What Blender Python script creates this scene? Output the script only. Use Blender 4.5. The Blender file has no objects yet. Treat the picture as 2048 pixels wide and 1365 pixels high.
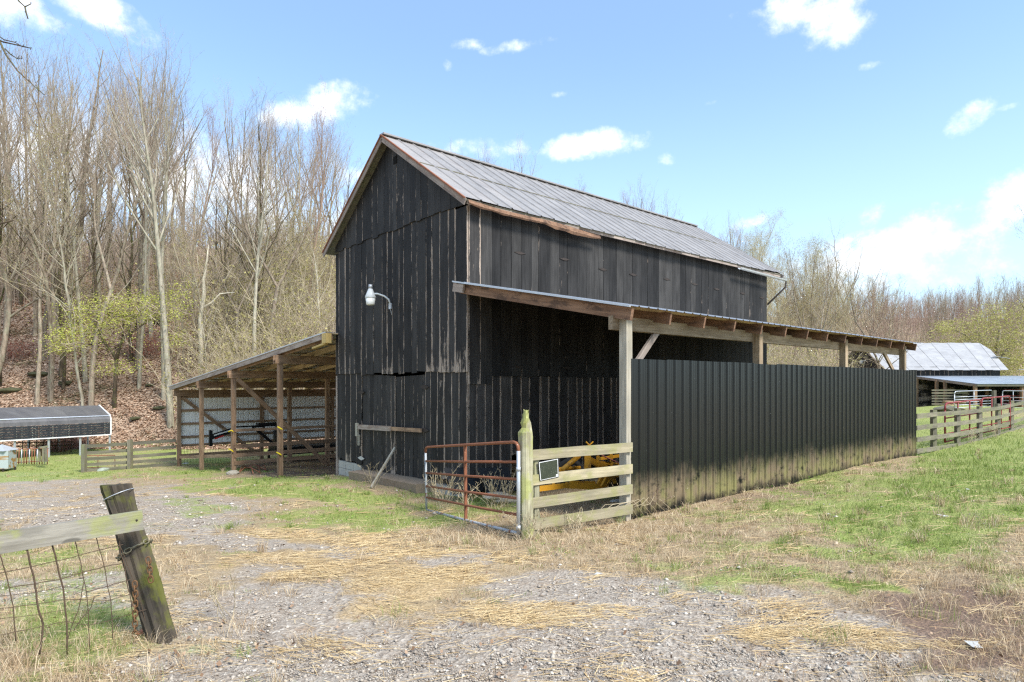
import bpy, math, random
import numpy as np
from mathutils import Vector, Matrix
random.seed(7); np.random.seed(7)
S = bpy.context.scene
COL = S.collection
# ------------------------------------------------------------------ camera
CZ, F, CX, HY = 2.05, 1235.0, 1024.0, 770.0
cam = bpy.data.cameras.new('camera'); co = bpy.data.objects.new('camera', cam); COL.objects.link(co)
co.location = (0, 0, CZ); co.rotation_euler = (math.radians(90), 0, 0)
cam.sensor_width = 36; cam.lens = 36 * F / 2048; cam.shift_y = (HY - 682.5) / 2048
cam.clip_start = 0.05; cam.clip_end = 1500
S.camera = co
S.view_settings.view_transform = 'Standard'; S.view_settings.look = 'None'
S.view_settings.exposure = 1.62; S.view_settings.gamma = 1
S.cycles.use_denoising = False; S.cycles.pixel_filter_type = 'BLACKMAN_HARRIS'; S.cycles.filter_width = 1.3; S.cycles.sample_clamp_indirect = 4
S.cycles.max_bounces = 6; S.cycles.diffuse_bounces = 4; S.cycles.glossy_bounces = 2
S.cycles.transmission_bounces = 2; S.cycles.transparent_max_bounces = 4
# ------------------------------------------------------------------ sun + sky
SUN_EL, SUN_AZ = 47, 135          # azimuth clockwise from +Y (view direction): behind and to the right
sd = Vector((math.sin(math.radians(SUN_AZ)) * math.cos(math.radians(SUN_EL)), math.cos(math.radians(SUN_AZ)) * math.cos(math.radians(SUN_EL)), math.sin(math.radians(SUN_EL))))
sl = bpy.data.lights.new('sun', 'SUN'); sl.energy = 1.9; sl.angle = math.radians(14); sl.color = (1, .955, .88)
so = bpy.data.objects.new('sun', sl); COL.objects.link(so); so.rotation_euler = sd.to_track_quat('Z', 'Y').to_euler()

class NT:
    """small helper for writing node trees"""
    def __init__(s, tree): s.t = tree; s.n = tree.nodes; s.l = tree.links
    def node(s, typ, **kw):
        n = s.n.new(typ)
        for k, v in kw.items():
            if k.startswith('i_'):
                key = k[2:]; key = int(key) if key.isdigit() else key.replace('_', ' ')
                s.put(n.inputs[key], v)
            else: setattr(n, k, v)
        return n
    def put(s, inp, v):
        if isinstance(v, bpy.types.NodeSocket): s.l.new(v, inp)
        elif isinstance(v, (tuple, list)) and inp.type == 'RGBA' and len(v) == 3: inp.default_value = (*v, 1)
        else: inp.default_value = v
    def math(s, op, a, b=0.0, c=0.0, clamp=False):
        n = s.n.new('ShaderNodeMath'); n.operation = op; n.use_clamp = clamp
        s.put(n.inputs[0], a); s.put(n.inputs[1], b); s.put(n.inputs[2], c); return n.outputs[0]
    def vmath(s, op, a, b=(0, 0, 0), out=0):
        n = s.n.new('ShaderNodeVectorMath'); n.operation = op; s.put(n.inputs[0], a); s.put(n.inputs[1], b); return n.outputs[out]
    def mix(s, f, a, b, blend='MIX'):
        n = s.n.new('ShaderNodeMix'); n.data_type = 'RGBA'; n.blend_type = blend
        s.put(n.inputs[0], f); s.put(n.inputs[6], a); s.put(n.inputs[7], b); return n.outputs[2]
    def smooth(s, v, a, b):
        n = s.n.new('ShaderNodeMapRange'); n.interpolation_type = 'SMOOTHSTEP'
        s.put(n.inputs[0], v); s.put(n.inputs[1], a); s.put(n.inputs[2], b); return n.outputs[0]
    def noise(s, vec, scale, detail=3, rough=.55, w=None, dist=0):
        n = s.n.new('ShaderNodeTexNoise')
        if w is not None: n.noise_dimensions = '4D'; s.put(n.inputs['W'], w)
        s.put(n.inputs['Vector'], vec); n.inputs['Scale'].default_value = scale; n.inputs['Detail'].default_value = detail
        n.inputs['Roughness'].default_value = rough; n.inputs['Distortion'].default_value = dist; return n.outputs[0]
    def scale(s, vec, v): return s.vmath('MULTIPLY', vec, v)
    def ramp(s, f, stops):
        n = s.n.new('ShaderNodeValToRGB'); s.put(n.inputs[0], f); e = n.color_ramp.elements
        while len(e) < len(stops): e.new(.5)
        for x, (p, c) in zip(e, stops): x.position = p; x.color = (*c, 1)
        return n.outputs[0]

def px_dir(px, py): return Vector(((px - CX) / F, 1, (HY - py) / F)).normalized()
W = bpy.data.worlds.new('World'); S.world = W; W.use_nodes = True
t = NT(W.node_tree); t.n.clear()
sky = t.node('ShaderNodeTexSky'); sky.sky_type = 'NISHITA'; sky.sun_disc = False
sky.sun_elevation = math.radians(SUN_EL); sky.sun_rotation = math.radians(SUN_AZ)
sky.air_density = 1.0; sky.dust_density = .6; sky.ozone_density = 1.2
d = t.vmath('NORMALIZE', t.node('ShaderNodeTexCoord').outputs['Generated'])
nz = t.noise(t.scale(d, (1, 1, 1.6)), 9, 7, .58)
nz2 = t.noise(d, 22, 8, .68)
wob = t.math('ADD', t.math('MULTIPLY', t.math('SUBTRACT', nz, .5), 5.2), t.math('MULTIPLY', t.math('SUBTRACT', nz2, .5), 4.6))
clouds = [(-15, 25, 85, 55, 0, 1), (190, 15, 110, 30, -18, 1), (235, 42, 60, 28, -15, .8), (640, 215, 90, 34, 22, 1), (585, 235, 50, 34, 0, .5),
 (330, 370, 460, 110, -6, 1.1), (60, 430, 300, 110, 0, 1.1), (690, 345, 80, 34, 0, .6), (960, 300, 95, 22, 0, .7), (1035, 297, 50, 20, 0, .8), (1175, 292, 105, 24, 6, 1),
 (1030, 94, 62, 12, 8, .8), (930, 90, 42, 12, 0, .2), (895, 135, 16, 14, 60, .1), (1590, 20, 110, 36, 0, 1), (1670, 60, 70, 40, -20, .9), (1735, 131, 24, 9, 0, .5),
 (1945, 232, 48, 22, 25, .9), (2005, 215, 30, 9, 0, .2), (1745, 428, 26, 26, 0, .6), (1860, 495, 175, 60, 8, 1.0), (2010, 405, 90, 46, 20, 1.1), (1700, 540, 260, 50, 0, 1.0),
 (1480, 450, 52, 14, 10, .5), (1420, 208, 30, 9, 20, .1), (1120, 190, 22, 9, 0, .0), (1500, 560, 300, 50, 0, .5), (1330, 318, 20, 14, 0, -.1)]
mx = None
for (px, py, rx, ry, rot, wt) in clouds:
    c = px_dir(px, py); k = 1 / math.sqrt(1 + ((px - CX) / F) ** 2 + ((HY - py) / F) ** 2)
    R = Vector((c.y, -c.x, 0)).normalized(); U = R.cross(c); a = math.radians(rot)
    R, U = R * math.cos(a) + U * math.sin(a), U * math.cos(a) - R * math.sin(a)
    q = t.vmath('SUBTRACT', d, tuple(c))
    A = t.vmath('DOT_PRODUCT', q, tuple(R * (F / rx / k)), out=1); B = t.vmath('DOT_PRODUCT', q, tuple(U * (F / ry / k)), out=1)
    f = t.math('SUBTRACT', 1.0 + (wt - 1) * .9, t.math('ADD', t.math('MULTIPLY', A, A), t.math('MULTIPLY', B, B)))
    mx = f if mx is None else t.math('MAXIMUM', mx, f)
# the sky goes on the same way out of frame: scattered cumulus
az = t.math('ARCTAN2', t.node('ShaderNodeSeparateXYZ', i_0=d).outputs[0], t.node('ShaderNodeSeparateXYZ', i_0=d).outputs[1])
off = t.smooth(t.math('ABSOLUTE', az), .75, 1.0)
top = t.smooth(t.node('ShaderNodeSeparateXYZ', i_0=d).outputs[2], .55, .7)
gen = t.math('MULTIPLY', t.math('SUBTRACT', t.noise(d, 2.6, 5, .55), .52), 9)
gen = t.math('SUBTRACT', gen, t.math('MULTIPLY', t.math('SUBTRACT', 1, t.math('MAXIMUM', off, top)), 9))
mx = t.math('MAXIMUM', mx, gen)
mask = t.smooth(t.math('ADD', mx, wob), -.55, 2.3)
dz = t.node('ShaderNodeSeparateXYZ', i_0=d).outputs[2]
hz = t.math('SUBTRACT', 1, t.smooth(dz, .0, .5))
blue = t.mix(t.math('ADD', .2, t.math('MULTIPLY', hz, .42)), t.mix(1, sky.outputs[0], (.72, .98, 1.16), 'MULTIPLY'), (4.2, 5.2, 5.9))
cl = t.mix(t.smooth(nz2, .3, .7), (5.6, 5.9, 6.3), (6.6, 6.6, 6.6))
bg = t.node('ShaderNodeBackground', i_Color=t.mix(mask, blue, cl), i_Strength=.083)
t.l.new(bg.outputs[0], t.node('ShaderNodeOutputWorld').inputs[0])

# ------------------------------------------------------------------ materials
MATS = {}
def mat(name, fn, rough=.8, metal=0.0, spec=.3):
    m = bpy.data.materials.new(name); m.use_nodes = True; t = NT(m.node_tree)
    b = t.n['Principled BSDF']; b.inputs['Roughness'].default_value = rough; b.inputs['Metallic'].default_value = metal
    b.inputs['Specular IOR Level'].default_value = spec
    r = fn(t, b)
    if r is not None: t.put(b.inputs['Base Color'], r)
    MATS[name] = m; return m
def bump(t, b, h, strength=.4, dist=.01):
    n = t.node('ShaderNodeBump', i_Height=h, i_Strength=strength, i_Distance=dist); t.l.new(n.outputs[0], b.inputs['Normal'])
def OBJ(t): return t.node('ShaderNodeTexCoord').outputs['Object']
def GENC(t): return t.node('ShaderNodeTexCoord').outputs['Generated']
def RND(t): return t.node('ShaderNodeObjectInfo').outputs['Random']
def ISL(t): return t.node('ShaderNodeNewGeometry').outputs['Random Per Island']
def POS(t): return t.node('ShaderNodeNewGeometry').outputs['Position']

def wood(name, c1, c2, stain=None, stain_amt=.5, moss=None, moss_amt=.4, rough=.8, gs=1.0):
    def f(t, b):
        o = OBJ(t); w = t.math('MULTIPLY', RND(t), 40)
        g = t.noise(t.scale(o, (1.6 * gs, 26 * gs, 26 * gs)), 1.0, 5, .6, w)
        g2 = t.noise(t.scale(o, (1.2, 5, 5)), 1.0, 4, .6, w)
        col = t.mix(t.smooth(t.math('ADD', t.math('MULTIPLY', g, .7), t.math('MULTIPLY', g2, .4)), .35, .75), c1, c2)
        col = t.mix(1, col, t.mix(RND(t), (.78, .78, .78), (1.15, 1.13, 1.1)), 'MULTIPLY')
        knots = t.smooth(t.noise(t.scale(o, (5, 14, 14)), 1, 1, .5, w), .74, .8)
        col = t.mix(t.math('MULTIPLY', knots, .7), col, tuple(x * .35 for x in c1))
        if stain: col = t.mix(t.math('MULTIPLY', t.smooth(t.noise(t.scale(o, (2.2, 7, 7)), 1, 5, .65, w), .5, .62), stain_amt), col, stain)
        if moss: col = t.mix(t.math('MULTIPLY', t.smooth(t.noise(t.scale(o, (3, 4, 4)), 1, 6, .65, t.math('ADD', w, 9)), .46, .6), moss_amt), col, moss)
        bump(t, b, g, .8, .009); return col
    return mat(name, f, rough)

def black_board(name, base, hi, chip_amt, edge=1.0, bottom=0.0):
    """old black painted boards: paint worn off along the edges and in scuffs"""
    def f(t, b):
        o = OBJ(t); w = t.math('MULTIPLY', RND(t), 60); g = GENC(t)
        sp = t.node('ShaderNodeSeparateXYZ', i_0=g)
        gr = t.noise(t.scale(o, (1.3, 30, 30)), 1, 5, .62, w)
        bl = t.noise(t.scale(o, (.9, 2.4, 2.4)), 1, 5, .6, w)
        col = t.mix(t.smooth(t.math('ADD', t.math('MULTIPLY', gr, .55), t.math('MULTIPLY', bl, .6)), .38, .8), base, hi)
        col = t.mix(1, col, t.mix(RND(t), (.6, .6, .62), (1.5, 1.48, 1.45)), 'MULTIPLY')
        e = t.math('MULTIPLY', t.math('ABSOLUTE', t.math('SUBTRACT', sp.outputs[1], .5)), 2)
        e = t.smooth(e, .72, 1.0)
        n1 = t.noise(t.scale(o, (3.5, 34, 34)), 1, 6, .72, w)
        n2 = t.noise(t.scale(o, (.7, 1.5, 1.5)), 1, 2, .5, t.math('ADD', w, 5))
        lowm = t.math('SUBTRACT', 1, t.smooth(sp.outputs[0], 0, .16))
        amt = t.math('ADD', t.math('MULTIPLY', e, .17 * edge), t.math('MULTIPLY', t.math('SUBTRACT', n2, .5), .75))
        amt = t.math('ADD', amt, t.math('MULTIPLY', lowm, bottom))
        n1 = t.math('ADD', t.math('MULTIPLY', n1, .72), t.math('MULTIPLY', t.noise(t.scale(o, (6, 16, 16)), 1, 5, .7, t.math('ADD', w, 13)), .30))
        chip = t.smooth(t.math('ADD', n1, amt), .80 - chip_amt, .86 - chip_amt)
        fl = t.noise(t.scale(o, (14, 30, 30)), 1, 4, .7, w)
        cc = t.mix(fl, (.16, .12, .095), (.62, .5, .4))
        col = t.mix(t.math('MULTIPLY', chip, .9), col, cc)
        kn = t.smooth(t.noise(t.scale(o, (5, 9, 9)), 1, 1, .5, w), .77, .8)
        col = t.mix(kn, col, (.006, .006, .006))
        bump(t, b, t.math('SUBTRACT', gr, t.math('MULTIPLY', chip, .5)), .6, .006)
        return col
    return mat(name, f, .7, 0, .2)
BB = black_board('black_board', (.013, .0125, .0125), (.043, .041, .040), .085)
BBW = black_board('black_board_worn', (.013, .012, .012), (.042, .040, .039), .145, 1.5, .16)
BBS = black_board('black_board_side', (.0135, .0128, .0125), (.048, .046, .0445), .06, .6, .04)
BBL = black_board('black_board_low_lifted', (.024, .022, .021), (.072, .066, .063), .09, 1.9, .22)  # same black paint, lightened to offset the shade under the lean-to
GREY_STONE = (.36, .34, .31)
W_POST = wood('weathered_post', (.28, .255, .20), (.48, .44, .36), (.26, .24, .2), .35)
W_BEAM = wood('weathered_beam', (.20, .145, .09), (.42, .33, .23), (.14, .1, .06), .5)
W_RAFT = wood('rafter_wood', (.125, .068, .042), (.27, .16, .10), (.05, .03, .022), .7)
W_SHED = wood('shed_wood', (.20, .12, .072), (.42, .275, .175), (.10, .065, .045), .5)
W_SHEDL = wood('shed_underside', (.42, .31, .18), (.66, .51, .33), (.2, .14, .08), .6)
W_NEW = wood('fresh_lumber', (.55, .38, .13), (.75, .56, .24))
W_RAKE = wood('grey_rake', (.22, .18, .155), (.42, .35, .3), (.16, .10, .075), .5)
W_FENCE = wood('mossy_fence', (.27, .235, .15), (.46, .40, .27), (.22, .2, .14), .4, (.25, .26, .07), .45)
W_FENCE2 = wood('grey_fence', (.13, .115, .085), (.27, .24, .18), (.14, .13, .1), .5, (.2, .23, .08), .35)
W_FENCE3 = wood('dark_fence', (.10, .095, .07), (.21, .19, .145), (.07, .06, .05), .5, (.16, .18, .09), .3)
W_OLD = wood('old_post', (.03, .024, .017), (.095, .076, .055), (.02, .018, .014), .6, (.13, .14, .012), .55)
W_LICH = wood('lichen_post', (.22, .20, .13), (.44, .42, .29), (.2, .17, .11), .55, (.32, .35, .07), .6)
W_BOARD = wood('foreground_board', (.17, .155, .125), (.33, .31, .265), (.15, .14, .12), .5, (.3, .33, .06), .5)
W_RUB = wood('rubble_wood', (.24, .16, .09), (.45, .32, .19), (.10, .06, .04), .5)

def metal_roof(name, c1, c2, rust, rust_amt, rough=.45, metal=.35):
    def f(t, b):
        o = OBJ(t); w = t.math('MULTIPLY', RND(t), 30)
        n = t.noise(t.scale(o, (1.0, 9, 1)), 1, 5, .6, w); n2 = t.noise(t.scale(o, (.6, .9, 1)), 1.5, 4, .55, w)
        col = t.mix(t.smooth(t.math('ADD', t.math('MULTIPLY', n, .5), t.math('MULTIPLY', n2, .5)), .35, .65), c1, c2)
        col = t.mix(1, col, t.mix(RND(t), (.97, .97, .97), (1.02, 1.02, 1.02)), 'MULTIPLY')
        r = t.smooth(t.noise(t.scale(o, (.7, 14, 1)), 1, 6, .7, w), .72 - rust_amt, .8 - rust_amt)
        r = t.math('MULTIPLY', r, t.smooth(n2, .4, .6))
        bump(t, b, n2, .25, .02)
        return t.mix(r, col, rust)
    return mat(name, f, rough, metal, .4)
RUST = (.24, .10, .045)
R_MAIN = metal_roof('old_tin_roof', (.25, .235, .225), (.35, .33, .315), (.20, .14, .11), .04, .5, .25)
R_RUST = metal_roof('rusty_tin_roof', (.26, .24, .23), (.36, .335, .315), (.20, .11, .07), .12, .55, .2)
R_NEW = metal_roof('galvanised_roof', (.46, .46, .47), (.58, .59, .6), RUST, -.1, .35, .6)
R_FAR = metal_roof('far_tin_roof', (.33, .32, .315), (.43, .42, .41), RUST, -.1, .45, .1)
R_BLUE = metal_roof('blue_grey_roof', (.27, .31, .36), (.38, .42, .47), RUST, -.1, .4, .2)
R_BLK = metal_roof('black_carport_roof', (.085, .082, .085), (.135, .13, .13), (.4, .4, .38), .02, .38, 0)
def spk(t, b):
    o = OBJ(t); n = t.smooth(t.noise(t.scale(o, (1, 1, 1)), 16, 4, .8), .60, .66)
    return t.mix(n, (.014, .016, .018), (.42, .46, .33))
CARP_SIDE = mat('speckled_black_panel', spk, .5)
def wallm(t, b):
    o = OBJ(t); z = t.node('ShaderNodeSeparateXYZ', i_0=o).outputs[2]; P = POS(t)
    n = t.noise(t.scale(P, (1.2, 1.2, 1.0)), 1.6, 5, .65); n3 = t.noise(t.scale(P, (11, 11, 3)), 1, 4, .7)
    lvl = t.math('ADD', t.math('MULTIPLY', t.math('SUBTRACT', n, .5), .75), t.math('MULTIPLY', t.math('SUBTRACT', n3, .5), .55))
    m = t.math('SUBTRACT', 1, t.smooth(t.math('ADD', z, t.math('MULTIPLY', lvl, .8)), .22, .72))
    m = t.math('MULTIPLY', m, t.smooth(t.noise(P, 6, 4, .7), .28, .5))
    m = t.math('MULTIPLY', m, t.smooth(t.math('ADD', z, t.math('MULTIPLY', lvl, .6)), -.02, .20))
    dirt = t.mix(t.smooth(n, .4, .6), (.27, .20, .115), (.30, .27, .10))
    up = t.math('MULTIPLY', t.smooth(t.noise(t.scale(P, (3, 3, .6)), 2, 5, .7), .5, .8), .25)
    t.put(b.inputs['Roughness'], t.math('ADD', .27, t.math('MULTIPLY', m, .5)))
    col = t.mix(up, (.011, .012, .0115), (.028, .031, .026))
    sc = t.smooth(t.noise(P, 55, 2, .5), .78, .8)
    col = t.mix(sc, col, (.4, .4, .38))
    return t.mix(t.math('MULTIPLY', m, .68), col, dirt)
M_WALL = mat('black_metal_sheet', wallm, .35, 0, .35)
def galv(t, b):
    n = t.noise(OBJ(t), 9, 4, .6); return t.mix(n, (.42, .44, .47), (.6, .62, .64))
M_GALV = mat('galvanised', galv, .4, .4)
def rusty(t, b):
    o = OBJ(t); n = t.noise(o, 14, 5, .7); c = t.mix(n, (.16, .055, .028), (.34, .14, .075)); bump(t, b, n, .5, .003)
    return t.mix(t.smooth(t.noise(t.scale(o, (1, 1, 1)), 30, 3, .7), .68, .74), c, (.55, .5, .45))
M_RUST = mat('rusty_tube', rusty, .8)
def galv_rust(t, b):
    o = OBJ(t); P = POS(t); n = t.noise(P, 5, 4, .7)
    return t.mix(t.smooth(n, .56, .62), (.40, .42, .44), (.27, .11, .06))
M_GRUST = mat('galvanised_rusting', galv_rust, .6, .1)
def redp(t, b):
    n = t.noise(OBJ(t), 6, 4, .7); return t.mix(t.smooth(n, .5, .7), (.22, .028, .03), (.40, .14, .12))
M_RED = mat('faded_red_paint', redp, .5)
def yel(t, b):
    n = t.noise(POS(t), 7, 5, .7); return t.mix(t.smooth(n, .5, .7), (.50, .245, .02), (.24, .12, .03))
M_YEL = mat('yellow_paint', yel, .5)
def flat(name, c, rough=.7, metal=0, v=.25, sc=6):
    return mat(name, lambda t, b: t.mix(t.noise(OBJ(t), sc, 4, .65), tuple(x * (1 - v) for x in c), tuple(min(1, x * (1 + v)) for x in c)), rough, metal)
M_BLACK = flat('black_paint', (.012, .012, .013), .4)
M_RUB = flat('tyre_rubber', (.02, .02, .02), .9)
M_WHITE = flat('white_paint', (.75, .75, .73), .5, 0, .08)
M_REDT = flat('red_reflector', (.5, .03, .02), .4)
M_YSTR = flat('yellow_strap', (.8, .6, .02), .6)
M_CONC = flat('concrete_block', (.40, .38, .34), .9, 0, .25, 5)
M_SILL = flat('dusty_sill', (.27, .205, .145), .95, 0, .3, 7)
M_STONE = flat('field_stone', (.36, .33, .27), .9, 0, .35, 8)
M_MOSSR = flat('mossy_rock', (.07, .07, .035), .95, 0, .7, 3)
M_GPANEL = flat('grey_wall_sheet', (.84, .82, .79), .5, .0, .12)
M_IRON = flat('dark_iron', (.045, .035, .03), .7, .2, .5, 20)
M_SHEET = flat('dark_sheet', (.03, .032, .036), .6, .1, .5, 4)
M_DARK = flat('shade_black', (.004, .004, .004), 1)  # near-black standing in for shade in the hole and behind the door boards
M_LAMP = flat('lamp_white', (.62, .64, .64), .35, 0, .08)
M_GLASSY = flat('lamp_lens', (.8, .8, .76), .2, 0, .05)
M_WIRE = flat('rusty_wire', (.11, .075, .05), .8, .3, .5, 30)
M_CHAIN = flat('rusty_chain', (.16, .085, .04), .75, .3, .5, 30)
M_CHAIN2 = flat('dull_chain', (.20, .18, .12), .6, .4, .4, 30)
M_TRASH = flat('white_litter', (.5, .5, .48), .6, 0, .2)
def signm(t, b):
    o = OBJ(t); n = t.smooth(t.noise(o, 60, 4, .8), .62, .68); m = t.noise(o, 9, 4, .7)
    c = t.mix(m, (.018, .024, .018), (.075, .085, .055)); return t.mix(n, c, (.35, .36, .28))
M_SIGN = mat('grimy_sign_face', signm, .35)
def barkm(name, a, b_, lich, amt):
    def f(t, b):
        o = OBJ(t); n = t.noise(t.scale(o, (7, 7, 1.6)), 1, 6, .65); r = RND(t)
        c = t.mix(t.smooth(n, .35, .65), a, b_); c = t.mix(1, c, t.mix(r, (.7, .68, .66), (1.25, 1.25, 1.22)), 'MULTIPLY')
        c = t.mix(t.math('MULTIPLY', t.smooth(t.noise(o, 2.2, 5, .7), .5, .62), amt), c, lich); bump(t, b, n, .5, .03); return c
    return mat(name, f, .9)
BARK = barkm('grey_brown_bark', (.16, .125, .092), (.34, .275, .21), (.31, .32, .22), .45)
BARKP = barkm('pale_bark', (.25, .22, .165), (.46, .42, .335), (.36, .375, .26), .5)
BARKW = barkm('bleached_bark', (.42, .37, .28), (.62, .57, .46), (.3, .3, .2), .2)
BARKD = barkm('dark_mossy_bark', (.05, .038, .025), (.12, .09, .06), (.12, .14, .03), .7)
BARKR = barkm('ruddy_bark', (.19, .13, .10), (.36, .26, .2), (.3, .25, .18), .3)
def twigm(name, a, b_):
    return mat(name, lambda t, b: t.mix(1, t.mix(ISL(t), a, b_), t.mix(RND(t), (.8, .78, .76), (1.2, 1.2, 1.2)), 'MULTIPLY'), .9)
TWIG = twigm('grey_twigs', (.22, .17, .13), (.46, .37, .285))
TWIGR = twigm('reddish_twigs', (.22, .15, .12), (.42, .31, .25))
TWIGT = twigm('tan_twigs', (.32, .26, .165), (.56, .48, .33))
def leafm(name, a, b_, trans=.35):
    def f(t, b):
        b.inputs['Roughness'].default_value = .6
        c = t.mix(ISL(t), a, b_); tr = t.node('ShaderNodeBsdfTranslucent', i_Color=c)
        ms = t.node('ShaderNodeMixShader', i_0=trans); t.l.new(b.outputs[0], ms.inputs[1]); t.l.new(tr.outputs[0], ms.inputs[2])
        t.l.new(ms.outputs[0], t.n['Material Output'].inputs[0]); return c
    return mat(name, f, .6)
L_YG = leafm('yellow_green_buds', (.34, .38, .05), (.62, .62, .16))
L_YG2 = leafm('soft_green_leaves', (.34, .33, .09), (.60, .55, .22))
L_OLIVE = leafm('olive_buds', (.30, .27, .09), (.48, .42, .17))
L_RED = leafm('red_buds', (.26, .09, .06), (.42, .2, .14))
G_GREEN = leafm('green_blades', (.13, .19, .035), (.34, .41, .11), .3)
G_CLOV = leafm('clover_leaves', (.12, .24, .03), (.30, .44, .08), .3)
def deadg(t, b):
    r = ISL(t); return t.ramp(r, [(0, (.26, .17, .10)), (.4, (.44, .32, .19)), (.75, (.58, .45, .29)), (1, (.66, .56, .40))])
G_DEAD = mat('dead_blades', deadg, .8)
def strawm(t, b):
    r = ISL(t); return t.ramp(r, [(0, (.28, .18, .08)), (.5, (.52, .365, .175)), (1, (.68, .53, .30))])
G_STRAW = mat('straw', strawm, .6)
def litterm(t, b):
    r = ISL(t); return t.ramp(r, [(0, (.22, .13, .085)), (.45, (.42, .27, .18)), (.8, (.56, .39, .27)), (1, (.68, .53, .40))])
G_LEAF = mat('leaf_litter', litterm, .8)
G_LEAFY = mat('dead_leaf', lambda t, b: t.ramp(ISL(t), [(0, (.14, .08, .045)), (.5, (.30, .19, .12)), (.9, (.42, .30, .2)), (1, (.5, .4, .3))]), .8)
def stonem(t, b):
    r = ISL(t); c = t.ramp(r, [(0, (.20, .16, .125)), (.5, (.40, .35, .29)), (.85, (.54, .485, .41)), (1, (.70, .65, .57))])
    return t.mix(t.math('MULTIPLY', t.noise(POS(t), 3, 3, .6), .35), c, (.30, .22, .16))
G_STONE = mat('gravel_stone', stonem, .85)

# ------------------------------------------------------------------ object helpers
def mesh_from(name, v, f, m=None, smooth=False):
    me = bpy.data.meshes.new(name)
    v = np.asarray(v, np.float32); 
    if isinstance(f, np.ndarray):
        n, k = f.shape
        me.vertices.add(len(v)); me.vertices.foreach_set('co', v.ravel())
        me.loops.add(n * k); me.loops.foreach_set('vertex_index', f.astype(np.int32).ravel())
        me.polygons.add(n); me.polygons.foreach_set('loop_start', np.arange(0, n * k, k, dtype=np.int32))
        me.polygons.foreach_set('loop_total', np.full(n, k, np.int32)); me.update(calc_edges=True)
    else:
        me.from_pydata(v.tolist(), [], f); me.update()
    if smooth: me.polygons.foreach_set('use_smooth', np.ones(len(me.polygons), bool))
    if m: me.materials.append(m)
    return me
WM = {}
def link(name, data, parent=None, world=Matrix(), **props):
    o = bpy.data.objects.new(name, data); COL.objects.link(o)
    if parent is not None:
        o.parent = parent; o.matrix_basis = WM[parent.name].inverted() @ world
    else: o.matrix_basis = world
    WM[o.name] = world.copy()
    for k, v in props.items(): o[k] = v
    return o
def thing(name, label, cat, loc=(0, 0, 0), group=None):
    o = link(name, None, None, Matrix.Translation(loc), label=label, category=cat)
    o.empty_display_size = .2
    if group: o['group'] = group
    return o
def frame(x, up):
    x = x.normalized(); y = up.cross(x)
    if y.length < 1e-4: y = Vector((0, 1, 0)).cross(x)
    y.normalize(); z = x.cross(y); return x, y, z
def stick(name, p0, p1, w, h, m, parent=None, up=(0, 0, 1), jit=0.0, **kw):
    """squared timber from p0 to p1; w across, h in the direction of up"""
    p0, p1 = Vector(p0), Vector(p1); L = (p1 - p0).length; x, y, z = frame(p1 - p0, Vector(up))
    v = []; n = 4 if L > 1.2 and jit else 1
    for i in range(n + 1):
        dy, dz = (random.uniform(-jit, jit), random.uniform(-jit, jit)) if 0 < i < n else (0, 0)
        s = 1 + random.uniform(-1, 1) * jit * 3
        for a, b in ((-1, -1), (1, -1), (1, 1), (-1, 1)): v.append((L * i / n, a * w / 2 * s + dy, b * h / 2 * s + dz))
    f = [(0, 3, 2, 1), (4 * n, 4 * n + 1, 4 * n + 2, 4 * n + 3)]
    for i in range(n):
        for k in range(4):
            a, b = 4 * i + k, 4 * i + (k + 1) % 4; f.append((a, b, b + 4, a + 4))
    M = Matrix.Translation(p0) @ Matrix((x, y, z)).transposed().to_4x4()
    return link(name, mesh_from(name, v, f, m), parent, M, **kw)
def ring_tube(pts, rad, sides=8, cap=True):
    pts = [Vector(p) for p in pts]; n = len(pts); v = []; f = []
    rad = rad if isinstance(rad, (list, tuple)) else [rad] * n
    ref = Vector((0, 0, 1))
    for i, p in enumerate(pts):
        dr = (pts[min(i + 1, n - 1)] - pts[max(i - 1, 0)]).normalized()
        if abs(dr.dot(ref)) > .95: ref = Vector((1, 0, 0)) if abs(dr.x) < .9 else Vector((0, 1, 0))
        a = (ref - dr * ref.dot(dr)).normalized(); ref = a; b = dr.cross(a)
        for k in range(sides):
            th = 2 * math.pi * k / sides; v.append(p + (a * math.cos(th) + b * math.sin(th)) * rad[i])
    for i in range(n - 1):
        for k in range(sides):
            k2 = (k + 1) % sides; f.append((i * sides + k, i * sides + k2, (i + 1) * sides + k2, (i + 1) * sides + k))
    if cap: f.append(tuple(range(sides - 1, -1, -1))); f.append(tuple((n - 1) * sides + k for k in range(sides)))
    return v, f
def tube(name, pts, rad, m, parent=None, sides=8, **kw):
    o = Vector(pts[0]); v, f = ring_tube([Vector(p) - o for p in pts], rad, sides)
    return link(name, mesh_from(name, [tuple(a) for a in v], f, m, True), parent, Matrix.Translation(o), **kw)
def poly(name, v, f, m, parent=None, origin=None, smooth=False, **kw):
    o = Vector(origin if origin else v[0])
    return link(name, mesh_from(name, [tuple(Vector(a) - o) for a in v], f, m, smooth), parent, Matrix.Translation(o), **kw)
def slab(name, quad, th, m, parent=None, **kw):
    """four corners in order and a thickness added against the face normal"""
    q = [Vector(p) for p in quad]; n = (q[1] - q[0]).cross(q[3] - q[0]).normalized() * th
    v = q + [p - n for p in q]
    return poly(name, v, [(0, 1, 2, 3), (7, 6, 5, 4), (0, 4, 5, 1), (1, 5, 6, 2), (2, 6, 7, 3), (3, 7, 4, 0)], m, parent, **kw)
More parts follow.
